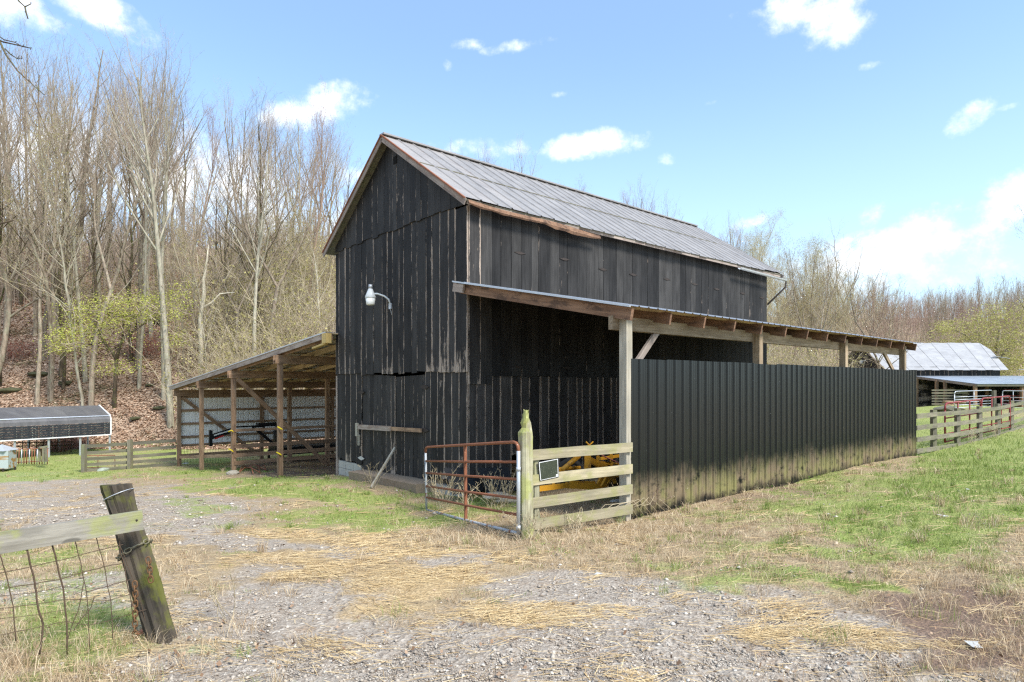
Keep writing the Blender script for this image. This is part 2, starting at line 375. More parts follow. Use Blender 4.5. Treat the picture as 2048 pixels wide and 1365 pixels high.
def board(name, base, u, width, zb, zt, th, m, parent, off=0.0, tilt=0.0):
    """upright wall board. base: a point at z=0 on its left edge; u: direction along the wall; zb/zt: (left, right) ends"""
    u = Vector((u[0], u[1], 0)).normalized(); nrm = Vector((0, 0, 1)).cross(u)
    v = []
    r = .004
    for z_, o_ in ((0, 0), (th, 0)):
        for (yy, b_, t_) in ((0, zb[0], zt[0]), (width, zb[1], zt[1])):
            v += [(b_, yy, z_), (t_ , yy, z_)]
    v = [(a - zb[0], b, c + tilt * (b - width / 2)) for a, b, c in v]
    f = [(0, 1, 3, 2), (4, 6, 7, 5), (0, 4, 5, 1), (2, 3, 7, 6), (0, 2, 6, 4), (1, 5, 7, 3)]
    M = Matrix.Translation(Vector(base) + nrm * off + Vector((0, 0, zb[0]))) @ Matrix((Vector((0, 0, 1)), u, nrm)).transposed().to_4x4()
    return link(name, mesh_from(name, v, f, m), parent, M)
def P(px, py, Y): return Vector(((px - CX) / F * Y, Y, CZ + (HY - py) / F * Y))

# ------------------------------------------------------------------ terrain
CT = np.array([(0, 0, .35), (-4, 1.5, .25), (5, 2, .42), (0, 4, .22), (-2.57, 4.5, .18), (2, 8, .02), (.2, 8.25, 0), (1.75, 9.5, .0), (6, 13.2, .0), (11.7, 18, .0),
 (7.8, 9.4, .30), (4.5, 6, .3), (14, 12, .38), (18.5, 18, .22), (24, 25, .12), (12.4, 18.9, -.13), (15.9, 22.2, -.12), (19.9, 26.3, -.1), (27, 32, -.05), (-.9, 12.7, -.28), (-4.9, 17.4, -.5), (-1.7, 12, -.38), (-2.6, 13.9, -.3), (-7.25, 19.3, -.85),
 (-9.92, 22, -1.03), (-12.27, 24.4, -1.3), (-14.45, 26.8, -1.47), (-11.2, 28.9, -1.44), (-7, 24.5, -1.14), (-3, 22, -1.0), (-17.5, 25.3, -1.5), (-21.4, 33, -1.6), (-25, 27, -1.5),
 (-12, 16, -.8), (-8, 9, -.15), (-5, 12, -.33), (-40, 36, -1.6), (-14, 34, -1.6), (0, 34, -1), (14, 30, -.2), (12, 24, .0), (30, 45, .05), (42, 58, .08), (60, 54, .15), (-30, 10, -1.2),
 (-15, 5, -.4), (30, 8, .6), (0, -12, .6), (-20, -10, .1), (25, -10, .9), (60, 20, .4), (70, 90, .3), (0, 60, -.8), (-60, 60, -1.2), (-60, 10, -1.4), (1.5, 14.5, -.18), (8, 19, -.1)], float)
def _U(r2): return np.where(r2 > 1e-9, r2 * np.log(r2 + 1e-12), 0)
_n = len(CT); _A = np.zeros((_n + 3, _n + 3)); _d2 = ((CT[:, None, :2] - CT[None, :, :2]) ** 2).sum(-1)
_A[:_n, :_n] = _U(_d2) + np.eye(_n) * 2.0; _A[:_n, _n] = 1; _A[:_n, _n + 1:] = CT[:, :2]; _A[_n, :_n] = 1; _A[_n + 1:, :_n] = CT[:, :2].T
_w = np.linalg.solve(_A, np.concatenate([CT[:, 2], [0, 0, 0]]))
def hillbase(x): return np.interp(x, [-300, -70, 5, 16, 40, 80, 300], [20, 33, 35.5, 46, 82, 92, 120])
def hill(x, y):
    d = np.maximum(0, y - hillbase(x)); sl = np.interp(x, [-20, 10, 40], [.56, .42, .36]); cap = np.interp(x, [-60, -30, 10, 40], [31, 26, 18, 24])
    return cap * np.tanh(sl * d / cap) * np.clip(d / 3, 0, 1)
def vnoise(x, y, s=0):
    xi, yi = np.floor(x).astype(np.int64), np.floor(y).astype(np.int64); fx, fy = x - xi, y - yi
    def h(a, b):
        n = (a * 374761393 + b * 668265263 + s * 974711) & 0xffffffff; n = ((n ^ (n >> 13)) * 1274126177) & 0xffffffff; return ((n ^ (n >> 16)) & 0xffff) / 65535.0
    fx, fy = fx * fx * (3 - 2 * fx), fy * fy * (3 - 2 * fy)
    return (h(xi, yi) * (1 - fx) + h(xi + 1, yi) * fx) * (1 - fy) + (h(xi, yi + 1) * (1 - fx) + h(xi + 1, yi + 1) * fx) * fy
def fbm(x, y, s=0, o=4): return sum(vnoise(x * 2 ** i, y * 2 ** i, s + i) * .5 ** (i + 1) for i in range(o))
def terr(x, y):
    x = np.asarray(x, float); y = np.asarray(y, float); sh = x.shape; x = x.ravel(); y = y.ravel(); z = np.empty_like(x)
    for i in range(0, len(x), 20000):
        a, b = np.clip(x[i:i + 20000], -62, 72), np.clip(y[i:i + 20000], -13, 92)
        z[i:i + 20000] = _U((a[:, None] - CT[None, :, 0]) ** 2 + (b[:, None] - CT[None, :, 1]) ** 2) @ _w[:_n] + _w[_n] + _w[_n + 1] * a + _w[_n + 2] * b
    z += hill(x, y) + (fbm(x * 1.1, y * 1.1, 3) - .47) * .09 + (fbm(x * 4, y * 4, 9) - .47) * .035
    far = np.clip((y - 40) / 40, 0, 1); z += (fbm(x * .08, y * .08, 5) - .47) * 5 * far
    return z.reshape(sh)
def gz(x, y): return float(terr(np.array([x]), np.array([y]))[0])
def GV(px, py):
    px = np.asarray(px, float); py = np.asarray(py, float); k = F / np.maximum(py - HY, 8); Y = 2.0 * k
    for _ in range(14): Y = .5 * Y + .5 * np.clip((CZ - terr((px - CX) / F * Y, Y)) * k, .5, 200)
    return (px - CX) / F * Y, Y
def G(px, py, dz=0.0):
    x, y = GV([px], [py]); return Vector((x[0], y[0], gz(x[0], y[0]) + dz))
def onground(x, y, dz=0.0): return Vector((x, y, gz(x, y) + dz))

# what grows or lies where: patches, each an ellipse around a spot of the yard
def patches(x, y, lst):
    """lst entries: (px, py, rx, ry, weight) measured in the survey photograph of the yard"""
    yy = np.maximum(y, .6); px = CX + x / yy * F; z = terr(x, y); py = HY + (CZ - z) / yy * F
    px = px + (fbm(x * .55, y * .55, 101) - .47) * 330 + (fbm(x * 2.2, y * 2.2, 103) - .47) * 130; py = py + (fbm(x * .7, y * .7, 105) - .47) * np.clip((py - 820) * .35, 6, 110) + (fbm(x * 2.5, y * 2.5, 107) - .47) * np.clip((py - 820) * .15, 2, 45)
    m = np.zeros_like(x)
    for (a, b, rx, ry, w) in lst: m = np.maximum(m, w * np.exp(-(((px - a) / rx) ** 2 + ((py - b) / ry) ** 2) ** 1.3))
    return m
P_GRAVEL = [(150, 1015, 420, 45, 1), (40, 960, 320, 16, .55), (420, 1072, 110, 16, .8), (540, 1100, 190, 20, .8), (520, 1235, 270, 80, 1), (820, 1345, 560, 95, 1.05), (1150, 1190, 230, 45, .95), (1330, 1290, 440, 105, 1.2), (1150, 1340, 500, 110, 1.2), (260, 1045, 300, 26, .9),
 (60, 1190, 220, 28, .75), (900, 1118, 120, 14, .7), (1750, 1370, 380, 50, .6), (330, 1035, 120, 16, .7), (700, 1120, 90, 12, .6), (1350, 1190, 150, 22, .7), (360, 1380, 500, 40, .2)]
P_STRAW = [(780, 1175, 230, 40, 1), (905, 1150, 90, 20, 1), (700, 1225, 190, 30, .85), (980, 1255, 260, 32, .75), (560, 1140, 260, 22, .75), (850, 1110, 200, 16, .8), (110, 987, 240, 7, .8), (70, 1028, 110, 7, .5), (450, 985, 150, 7, .5),
 (640, 1075, 150, 18, .7), (560, 935, 140, 14, .8), (1600, 1255, 240, 12, .6), (1850, 1275, 280, 16, .65), (1900, 1340, 200, 14, .6), (610, 1275, 120, 14, .4), (420, 1150, 120, 14, .7)]
P_GREEN = [(560, 968, 190, 17, 1), (700, 985, 120, 22, .75), (760, 1035, 160, 26, .75), (930, 1010, 120, 25, .6), (90, 938, 220, 12, 1), (120, 1250, 210, 85, .62), (90, 1110, 150, 26, .5), (420, 1010, 90, 14, .5), (450, 1050, 200, 12, .35),
 (1500, 1165, 240, 26, .55), (1640, 1110, 230, 28, .6), (1700, 1172, 120, 16, .8), (1750, 1030, 230, 60, .85), (1880, 1090, 200, 45, .7), (1980, 915, 190, 60, 1.05), (1900, 965, 160, 45, .95), (2000, 1060, 130, 55, .8), (1640, 965, 170, 30, .55), (1480, 1040, 160, 35, .4),
 (1160, 1000, 110, 20, .5), (1330, 1120, 120, 18, .4), (700, 1245, 120, 16, .25), (430, 1125, 90, 10, .4), (2048, 1160, 90, 30, .4), (300, 950, 60, 6, .5), (1120, 1060, 80, 10, .3), (340, 1300, 150, 30, .3)]
P_DIRT = [(1920, 1260, 300, 100, 1.1), (1650, 1215, 220, 30, .5), (1960, 1340, 200, 50, .6), (560, 935, 170, 22, .9), (330, 950, 200, 10, .5), (1550, 985, 200, 14, .6), (1280, 1050, 90, 14, .5), (740, 975, 60, 10, .5), (1200, 1270, 220, 26, .4), (1820, 1000, 90, 14, .4), (600, 1115, 300, 14, .35)]
SHED_POLY = [(-5, 17.5), (-14.5, 26.8), (-4, 36), (5, 26)]
def masks(x, y):
    g = patches(x, y, P_GRAVEL); s = patches(x, y, P_STRAW); gr = patches(x, y, P_GREEN); dr = patches(x, y, P_DIRT)
    h = hill(x, y); n = fbm(x * .35, y * .35, 21)
    fieldm = np.clip((y - 17) / 4, 0, 1) * np.clip(1 - h / .8, 0, 1)
    right = (x > .62 * y)
    field = fieldm * np.where(right | (x < -.3 * y), 1, .3) * np.clip((n - .3) * 4, .35, 1)
    inshed = ((x * .704 + y * .71) > 7.8 * 1.2) & (((x + 5) * .76 + (y - 17.5) * .65) > 0) & (((x + 5) * .76 + (y - 17.5) * .65) < 14) & ((-(x + 5) * .65 + (y - 17.5) * .76) > 0) & ((-(x + 5) * .65 + (y - 17.5) * .76) < 11)
    gr = np.maximum(gr, field * np.where(inshed, .15, 1) * np.clip((y - 20) / 3, 0, 1)); dr = np.maximum(dr, inshed * .8)
    return g, s, gr, dr, np.clip(h / .6, 0, 1)

# one sheet of ground out to the horizon
rr = [.35]
while rr[-1] < 420: rr.append(rr[-1] * (1.0155 if rr[-1] < 60 else 1.03))
rr = np.array(rr)
aa = np.concatenate([np.linspace(-math.pi, -.86, 26)[:-1], np.linspace(-.86, .86, 430), np.linspace(.86, math.pi, 26)[1:]])
RR, AA = np.meshgrid(rr, aa, indexing='ij'); gx, gy = RR * np.sin(AA), RR * np.cos(AA); gzv = terr(gx, gy)
mg, ms, mgr, mdr, mh = [m.reshape(RR.shape) for m in masks(gx.ravel(), gy.ravel())]
nearf = np.clip(1 - (RR - 10) / 10, 0, 1)
gzv += nearf * ((fbm(gx * 9, gy * 9, 31) - .47) * .03 * (1 + mgr) + ms * .02)
nr, na = RR.shape; idx = np.arange(nr * na).reshape(nr, na)
fq = np.stack([idx[:-1, :-1], idx[:-1, 1:], idx[1:, 1:], idx[1:, :-1]], -1).reshape(-1, 4)
gm = mesh_from('ground', np.stack([gx, gy, gzv], -1).reshape(-1, 3), fq[:, ::-1].copy(), None, True)
for nm, arr in (('m_gravel', mg), ('m_straw', ms), ('m_green', mgr), ('m_dirt', mdr), ('m_hill', mh)):
    a = gm.attributes.new(nm, 'FLOAT', 'POINT'); a.data.foreach_set('value', arr.astype(np.float32).ravel())
def groundm(t, b):
    p = POS(t); at = lambda n: t.node('ShaderNodeAttribute', attribute_name=n).outputs['Fac']
    n1 = t.noise(p, 1.3, 6, .62); n2 = t.noise(p, 9, 6, .7); n3 = t.noise(p, 45, 4, .7); n4 = t.noise(p, 3.5, 5, .65)
    vor = t.node('ShaderNodeTexVoronoi', i_Vector=p, i_Scale=34.0); vr = t.node('ShaderNodeSeparateColor', i_0=vor.outputs['Color']).outputs[0]
    vor2 = t.node('ShaderNodeTexVoronoi', i_Vector=p, i_Scale=75.0); vr2 = t.node('ShaderNodeSeparateColor', i_0=vor2.outputs['Color']).outputs[0]
    dead = t.ramp(t.math('ADD', t.math('MULTIPLY', n2, .6), t.math('MULTIPLY', n3, .4)), [(.3, (.20, .145, .09)), (.5, (.36, .27, .165)), (.7, (.50, .40, .26))])
    def m(name, lo, hi, k=.9): return t.smooth(t.math('ADD', at(name), t.math('MULTIPLY', t.math('SUBTRACT', t.math('ADD', t.math('MULTIPLY', n4, .5), t.math('MULTIPLY', n2, .5)), .5), k)), lo, hi)
    grav = t.mix(t.math('MULTIPLY', vr2, .9), t.ramp(vr, [(0, (.20, .155, .115)), (.5, (.36, .305, .245)), (.9, (.46, .405, .335)), (1, (.60, .54, .46))]), (.36, .305, .25))
    grav = t.mix(t.smooth(t.math('ADD', t.math('MULTIPLY', n1, .6), t.math('MULTIPLY', n2, .4)), .53, .68), grav, (.31, .225, .155))
    dirt = t.mix(n2, (.13, .085, .06), (.30, .21, .155))
    green = t.mix(t.smooth(n3, .3, .7), (.15, .21, .045), (.36, .42, .12))
    straw = t.mix(t.smooth(n3, .35, .65), (.33, .225, .11), (.56, .41, .22))
    leaf = t.ramp(vr, [(0, (.24, .155, .105)), (.5, (.37, .26, .18)), (1, (.52, .40, .30))])
    leaf = t.mix(t.smooth(t.noise(p, .35, 5, .65), .52, .66), leaf, t.mix(n2, (.10, .09, .045), (.26, .20, .12)))
    c = t.mix(m('m_dirt', .35, .75), dead, dirt)
    c = t.mix(m('m_gravel', .24, .52, .9), c, grav)
    c = t.mix(t.math('MULTIPLY', m('m_green', .18, .62, 1.5), .8), c, green)
    c = t.mix(t.math('MULTIPLY', m('m_straw', .45, .8, 1.2), .75), c, straw)
    c = t.mix(m('m_hill', .3, .7, .6), c, leaf)
    bump(t, b, t.math('ADD', t.math('ADD', n3, vor.outputs['Distance']), t.math('MULTIPLY', n2, 1.2)), .7, .02)
    return c
gm.materials.append(mat('ground_soil', groundm, .95, 0, .1))
link('ground', gm, kind='structure')

# ------------------------------------------------------------------ the black barn
uF = Vector((-.649, .7606, 0)).normalized(); uS = Vector((.7604, .6494, 0)).normalized(); nF = -uS; nS = -uF
C0 = Vector((-.906, 12.7, 0)); BW, BL = 6.18, 12.4
barn = thing('tobacco_barn', 'tall weathered black board barn with a grey tin gable roof', 'barn', C0)
RIDGE = 8.02; SL = (8.0 - 5.72) / 3.39
def roof_z(s): return RIDGE - abs(s - BW / 2) * SL          # s: distance from the near corner along the gable
random.seed(11)
def widths(L, lo, hi):
    r = []; s = 0
    while s < L - .01:
        w = min(random.uniform(lo, hi), L - s)
        if L - s - w < .12: w = L - s
        r.append((s, w)); s += w
    return r
LAPG, LAP = 5.78, 2.33
for s, w in widths(BW, .17, .36):     # gable top
    if s == 0: s, w = -.05, w + .05
    j = random.uniform(-.03, .02); g = .007
    zt = (roof_z(s) - .05, roof_z(s + w - g) - .05)
    base = C0 + uF * s
    if s < BW / 2 < s + w:
        h = BW / 2 - s
        board('board', base, uF, h - .002, (LAPG + j,) * 2, (zt[0], RIDGE - .05), .024, BB, barn, .055); base = C0 + uF * (s + h)
        board('board', base, uF, w - h - g, (LAPG + j,) * 2, (RIDGE - .42, RIDGE - .42) if False else (RIDGE - .05, zt[1]), .024, BB, barn, .055); continue
    board('board', base, uF, w - g, (LAPG + j,) * 2, zt, .024, BB, barn, .055 + random.uniform(-.005, .005))
for s, w in widths(BW, .2, .44):      # middle tier
    if s == 0: s, w = -.045, w + .045
    j = random.uniform(-.02, .02); g = random.uniform(.006, .014)
    board('board', C0 + uF * s, uF, w - g, (LAP + j, LAP + j + random.uniform(-.015, .015)), (LAPG + .03,) * 2 if s > .1 and s + w < BW - .1 else (LAPG - .06,) * 2, .024, BBW if random.random() < .55 else BB, barn, .027 + random.uniform(-.004, .004))
D1, D2, D3 = 1.59, 2.97, 4.67
for a, b_, zb in ((0, D1, -.02), (D3, BW, -.04)):
    for s, w in widths(b_ - a, .18, .34):
        board('board', C0 + uF * (a + s), uF, w - random.uniform(.005, .012), (zb + random.uniform(-.04, .06),) * 2, (LAP + .03,) * 2, .024, BBW if random.random() < .4 else BB, barn, random.uniform(-.003, .003))
def door(a, b_, zt0, zt1, sag, lab):
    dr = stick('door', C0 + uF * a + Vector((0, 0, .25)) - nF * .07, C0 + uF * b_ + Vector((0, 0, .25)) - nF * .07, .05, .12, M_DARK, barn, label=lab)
    L = b_ - a
    for s, w in widths(L, .14, .24):
        k0, k1 = s / L, (s + w) / L
        zt = (zt0 * (1 - k0) + zt1 * k0, zt0 * (1 - k1) + zt1 * k1)
        board('board', C0 + uF * (a + s), uF, w - random.uniform(.005, .012), (-.17 + random.uniform(-.02, .04) + sag * k0,) * 2, zt, .024, BB if random.random() < .7 else BBW, dr, -.032 + random.uniform(-.004, .004), random.uniform(-.03, .03))
    return dr
d1 = door(D1, D2 - .035, LAP - .05, LAP - .09, .06, 'right hand barn door of narrow black boards')
d2 = door(D2 + .03, D3, LAP - .065, LAP + .0, -.02, 'left hand barn door sagging below a dark gap')
def hinge(p, n, u, m, L=.36, H=.085):
    p = Vector(p) + n * .062; z = Vector((0, 0, 1)); v = [p - u * L / 2, p - u * .03 + z * H / 2, p + u * .03 + z * H / 2, p + u * L / 2, p + u * .03 - z * H / 2, p - u * .03 - z * H / 2]
    v2 = v + [q + n * .012 for q in v]
    f = [(0, 1, 2, 3, 4, 5), (11, 10, 9, 8, 7, 6)] + [(i, i + 6, (i + 1) % 6 + 6, (i + 1) % 6) for i in range(6)]
    poly('strap_hinge', v2, f, m, barn)
for s, z, m in ((D1, 2.0, M_IRON), (D1, 1.03, M_IRON), (D3, 1.85, M_IRON), (D3 - .1, .95, M_IRON), (D3, -.02 + .14, M_GALV)):
    hinge(C0 + uF * s + Vector((0, 0, z)) - nF * .03, nF, uF, m, .38, .1)
# wooden bar across the doors with its bracket
def onF(s, z, off=.05): return C0 + uF * s + nF * off + Vector((0, 0, z))
stick('door_bar', onF(1.66, 1.02, .08), onF(3.2, .985, .085), .045, .09, W_SHED, barn)
stick('door_bar', onF(3.0, .99, .12), onF(4.66, .95, .12), .045, .12, W_RAKE, barn)
stick('bar_bracket', onF(4.78, .70, .10), onF(4.78, 1.04, .10), .05, .12, W_POST, barn, up=tuple(uF))
stick('bar_bracket', onF(4.70, .46, .09), onF(4.70, .74, .09), .04, .07, W_POST, barn, up=tuple(uF))
# small square hole high in the gable: near-black block painted as its shade
stick('vent_shade_block', onF(BW / 2 - .27, 7.34, .065), onF(BW / 2 - .27, 7.52, .065), .05, .16, M_DARK, barn, up=tuple(uF))
# side wall
LAPS = 2.23
for s, w in widths(BL, .2, .38):
    e = s + w; zb = LAPS + random.uniform(-.015, .015) - (.16 if s < .3 else 0)
    if s == 0: s = -.02; w += .02
    board('board', C0 + uS * e, -uS, w - random.uniform(.005, .013), (zb,) * 2, (5.80,) * 2, .024, BBS if s > .25 else BBW, barn, .022 + random.uniform(-.004, .004))
for s, w in widths(BL, .17, .34):
    e = s + w; rot = 1 if 1.0 < s < 5 else .3
    zb = -.05 + rot * random.choice((0, .05, .15, .3, .42)) * random.random() ** .5 if s > .5 else -.1
    if 1.15 < s < 1.5: zb = .55
    board('board', C0 + uS * e, -uS, w - random.uniform(.006, .03 if s > 1 else .012), (zb, zb + random.uniform(-.08, .08)), (LAPS + .03,) * 2, .024, BBL, barn, -.002 + random.uniform(-.004, .004), random.uniform(-.02, .02))
hn = uF * -1
for row, z in ((0, 4.95), (2, 2.42)):
    for k in range(9):
        s = 1.42 + 1.33 * k + random.uniform(-.12, .12)
        if s < BL - .3: hinge(C0 + uS * s + Vector((0, 0, z + random.uniform(-.04, .04))) - nS * .014, nS, uS, M_IRON, .34, .06)
# back walls, corner posts, sill, roof deck
def wall_quad(a, b, z0, z1, name='back_wall'): return slab(name, [a + Vector((0, 0, z0)), b + Vector((0, 0, z0)), b + Vector((0, 0, z1)), a + Vector((0, 0, z1))], .03, BB, barn)
L0 = C0 + uF * BW; BLp = L0 + uS * BL; BR = C0 + uS * BL
wall_quad(BLp, L0 + uS * .02, -1.2, 5.74); wall_quad(BR, BLp, -1.2, 5.74)
mid = (BR + BLp) / 2
poly('back_gable', [BR + Vector((0, 0, 5.74)), BLp + Vector((0, 0, 5.74)), mid + Vector((0, 0, RIDGE - .06)), BR + Vector((0, 0, 5.74)) - uS * .03, BLp + Vector((0, 0, 5.74)) - uS * .03, mid + Vector((0, 0, RIDGE - .06)) - uS * .03],
     [(0, 1, 2), (5, 4, 3), (0, 3, 4, 1), (1, 4, 5, 2), (2, 5, 3, 0)], BB, barn)
OV, OF = .30, .27
def rp(s, tt, dz=0.0):   # point on the roof: s across from near corner, tt along the ridge
    sag = -.05 * math.sin(math.pi * min(1, max(0, (tt + OF) / 13))) if s < BW / 2 else 0
    return C0 + uF * s + uS * tt + Vector((0, 0, roof_z(s) + dz + sag * (1 - abs(s) / (BW / 2))))
EL = BL + .62
for side, (se, sr) in enumerate(((-OV, BW / 2), (BW + OV, BW / 2))):
    n = 32; wv = (EL + OF) / n
    for i in range(n):
        t0 = -OF + i * wv; prof = [(0, 0), (wv * .46, .0), (wv * .5, .006), (wv * .54, 0), (wv - .05, 0), (wv - .036, .028), (wv - .01, .028), (wv, 0)]
        jit = random.uniform(-.03, .03); lift = .006 * (i % 2) + random.uniform(0, .008)
        if i >= n - 3 and side == 0: jit += -.04 * (i - n + 3); lift += random.uniform(0, .05)
        v = []
        for fr in (0, .5, 1):
            ss = se + (sr - se) * fr + (0 if fr else -jit * (1 if side == 0 else -1))
            for (a, h) in prof: v.append(rp(ss, t0 + a, .045 + h + lift * (1 - fr)))
        k = len(prof); f = []
        for r in range(2):
            for c in range(k - 1):
                q = (r * k + c, r * k + c + 1, (r + 1) * k + c + 1, (r + 1) * k + c); f.append(q if side == 0 else q[::-1])
        poly('roof_panel', v, f, R_RUST if (i < 2 or i in (3,)) and side == 0 else R_MAIN, barn, origin=rp(se, t0, .045))
    fr_ = [rp(se + (.03 if side == 0 else -.03), -OF + .02, 0), rp(se + (.03 if side == 0 else -.03), EL - .05, 0), rp(sr, EL - .05, 0), rp(sr, -OF + .02, 0)]
    slab('roof_deck', fr_ if side == 0 else [fr_[1], fr_[0], fr_[3], fr_[2]], .03, W_FENCE3, barn)
    # purlin row joint of the tin, rake boards
    stick('rake_board', rp(se, -OF - .02, -.045), rp(sr, -OF - .02, -.045), .025, .13, W_RAKE, barn)
    stick('rake_trim', rp(se, -OF - .035, .035), rp(sr, -OF - .035, .035), .05, .03, M_RUST, barn)
    stick('rake_board', rp(se, EL - .02, -.045), rp(sr, EL - .02, -.045), .025, .13, W_RAKE, barn)
stick('roof_joint', rp(1.42, -OF, .055), rp(1.42, EL - .6, .055), .012, .02, W_FENCE3, barn)
stick('ridge_cap', rp(BW / 2, -OF - .03, .06), rp(BW / 2, EL, .06), .22, .04, R_MAIN, barn)
# hanging rusty eave trim at the near end and a piece of gutter at the far end
pts = [rp(-OV + .02, a, -.06 - .02 * math.sin(a * 2.1) - .012 * a) for a in np.linspace(-.2, 3.75, 14)]
v = []; f = []
for i, p in enumerate(pts):
    hgt = .02 + .035 * abs(math.sin(i * 1.7)) + (.05 if 7 < i < 12 else 0)
    v += [p + Vector((0, 0, .06)), p + nS * .03 - Vector((0, 0, hgt * .4)), p - Vector((0, 0, hgt))]
for i in range(len(pts) - 1):
    a = 3 * i; f += [(a, a + 1, a + 4, a + 3), (a + 1, a + 2, a + 5, a + 4)]
poly('eave_trim', v, f, W_RAFT, barn)
stick('fascia_board', rp(-OV + .06, -.2, -.05), rp(-OV + .06, EL - .1, -.05), .03, .09, W_RAKE, barn)
g0, g1 = rp(-OV - .05, 10.1, -.02), rp(-OV - .08, EL + .05, -.09)
v = []; f = []
for p in (g0, g1):
    for k in range(6):
        a = math.pi * k / 5; v.append(p + nS * (-math.cos(a) * .055) - Vector((0, 0, math.sin(a) * .06)))
for k in range(5): f.append((k, k + 1, k + 7, k + 6))
poly('gutter', v, f, M_GALV, barn)
tube('downspout', [g1 + Vector((0, 0, -.06)), g1 - uS * .05 + Vector((0, 0, -.25)), C0 + uS * (BL + .03) + nS * .06 + Vector((0, 0, 4.75))], .03, M_IRON, barn, 6)
# foundation: concrete blocks and rubble
def blockrow(a, b, z0, rows, nm='foundation_block'):
    d_ = (b - a); n = max(1, round(d_.length / .4)); 
    for r in range(rows):
        for i in range(n):
            p, q = a + d_ * (i / n) + d_.normalized() * .006, a + d_ * ((i + 1) / n) - d_.normalized() * .006
            stick(nm, p + Vector((0, 0, z0 + .2 * r)), q + Vector((0, 0, z0 + .2 * r)), .15, .19, M_CONC, barn)
blockrow(C0 + uF * 4.75 - nF * .07, C0 + uF * 6.1 - nF * .07, -.56, 3)
blockrow(C0 + uF * .1 - nF * .07, C0 + uF * 1.5 - nF * .07, -.42, 2)
stick('corner_post', L0 + Vector((0, 0, -.6)) - uF * .03, L0 + Vector((0, 0, 2.3)) - uF * .03, .1, .05, W_RAKE, barn, up=tuple(uF))
sq = [C0 + uF * 1.4 + nF * .36, C0 + uF * 4.6 + nF * .40, C0 + uF * 4.6 - nF * .25, C0 + uF * 1.1 - nF * .25]
slab('door_sill', [Vector((q.x, q.y, gz(q.x, q.y) + h_)) for q, h_ in zip(sq, (-.05, -.04, .0, .0))], .25, M_SILL, barn)
print('sill', [round(gz(q.x, q.y), 2) for q in sq])
random.seed(5)
def stone_mesh(r=1, seed=0, m=M_STONE, flat_=.6):
    rs = random.Random(seed); import bmesh
    bm = bmesh.new(); bmesh.ops.create_icosphere(bm, subdivisions=2, radius=r)
    for v in bm.verts: v.co *= rs.uniform(.82, 1.1); v.co.z *= flat_
    me = bpy.data.meshes.new('stone'); bm.to_mesh(me); bm.free(); me.materials.append(m); return me
SM = [stone_mesh(1, i) for i in range(4)]
def rock(name, p, sx, sy, sz, parent=None, me=None, rz=None, **kw):
    M = Matrix.Translation(p) @ Matrix.Rotation(random.uniform(0, 6) if rz is None else rz, 4, 'Z') @ Matrix.Diagonal((sx, sy, sz, 1))
    return link(name, me or random.choice(SM), parent, M, **kw)
for k in range(26):
    s = .9 + k * .42; 
    if s < BL - .2: rock('foundation_stone', C0 + uS * s - nS * .18 + Vector((0, 0, -.22 + .1 * random.random())), .26, .2, .22, barn)
for k in range(9):
    s = random.uniform(1.0, 4.0); z = random.uniform(.0, .5)
    stick('fallen_timber', C0 + uS * s - nS * (.3 + .2 * random.random()) + Vector((0, 0, z)), C0 + uS * (s + random.uniform(.5, 1.4)) - nS * .3 + Vector((0, 0, z + random.uniform(-.05, .05))), .12, .1, W_RUB, barn)

# yard light on its arm
yl = thing('yard_light', 'white dusk to dawn lamp on a curved arm high on the black gable wall', 'lamp', P(742, 600, 15.6))
Lp = onF(3.36, 4.17, .45)
arm0 = onF(3.08, 3.98, .06)
tube('arm', [arm0, arm0 + nF * .05 + Vector((0, 0, .14)), arm0 + nF * .14 + uF * .06 + Vector((0, 0, .22)), arm0 + nF * .26 + uF * .15 + Vector((0, 0, .27)), Lp + Vector((0, 0, .09))], .022, M_LAMP, yl, 8)
stick('bracket', arm0 + Vector((0, 0, -.09)), arm0 + Vector((0, 0, .05)), .05, .1, M_GALV, yl, up=tuple(uF))
tube('cable', [arm0, arm0 + Vector((0, 0, -.12)) - uF * .01, arm0 + Vector((0, 0, -.27)) - uF * .04 - nF * .02], .006, M_LAMP, yl, 5)
tube('housing', [Lp + Vector((0, 0, z)) for z in (-.03, .0, .09, .16, .2, .22)], [.12, .135, .10, .07, .055, .025], M_LAMP, yl, 16)
tube('photocell', [Lp + Vector((0, 0, .22)), Lp + Vector((0, 0, .31))], [.05, .045], M_GALV, yl, 12)
tube('lens', [Lp + Vector((0, 0, z)) for z in (-.19, -.17, -.03)], [.08, .10, .12], M_GLASSY, yl, 16)

# ------------------------------------------------------------------ right lean-to
P0 = Vector((1.75, 9.5, 0))
lt = thing('lean_to', 'open lean-to roof on square wooden posts along the barn side', 'lean-to', P0)
Z0 = gz(1.75, 9.5)
zo, zi = 3.22, 4.13; DEP = 4.12
def lp_(s, tt, dz=0): return P0 + uF * s + uS * tt + Vector((0, 0, zo + (zi - zo) * (s + .28) / (DEP + .28) + dz))
for tt in (0, 4.05, 8.14, 12.19):
    p = P0 + uS * tt
    stick('post', p + Vector((0, 0, -.15)), p + Vector((0, 0, 3.13 if tt else 3.08)), .14, .14, W_POST if tt == 0 else W_BEAM, lt, up=tuple(uF), jit=.002)
for k, (a, b_) in enumerate(((-.22, 4.0), (4.02, 8.1), (8.12, 12.5))):
    stick('beam', P0 + uF * .115 + uS * a + Vector((0, 0, 3.0)), P0 + uF * .115 + uS * b_ + Vector((0, 0, 3.0)), .085, .21, W_BEAM, lt, jit=.002)
    stick('beam', P0 + uF * .165 + uS * (a + .12) + Vector((0, 0, 2.995)), P0 + uF * .165 + uS * b_ + Vector((0, 0, 2.995)), .008, .20, W_POST, lt)
NR = 14
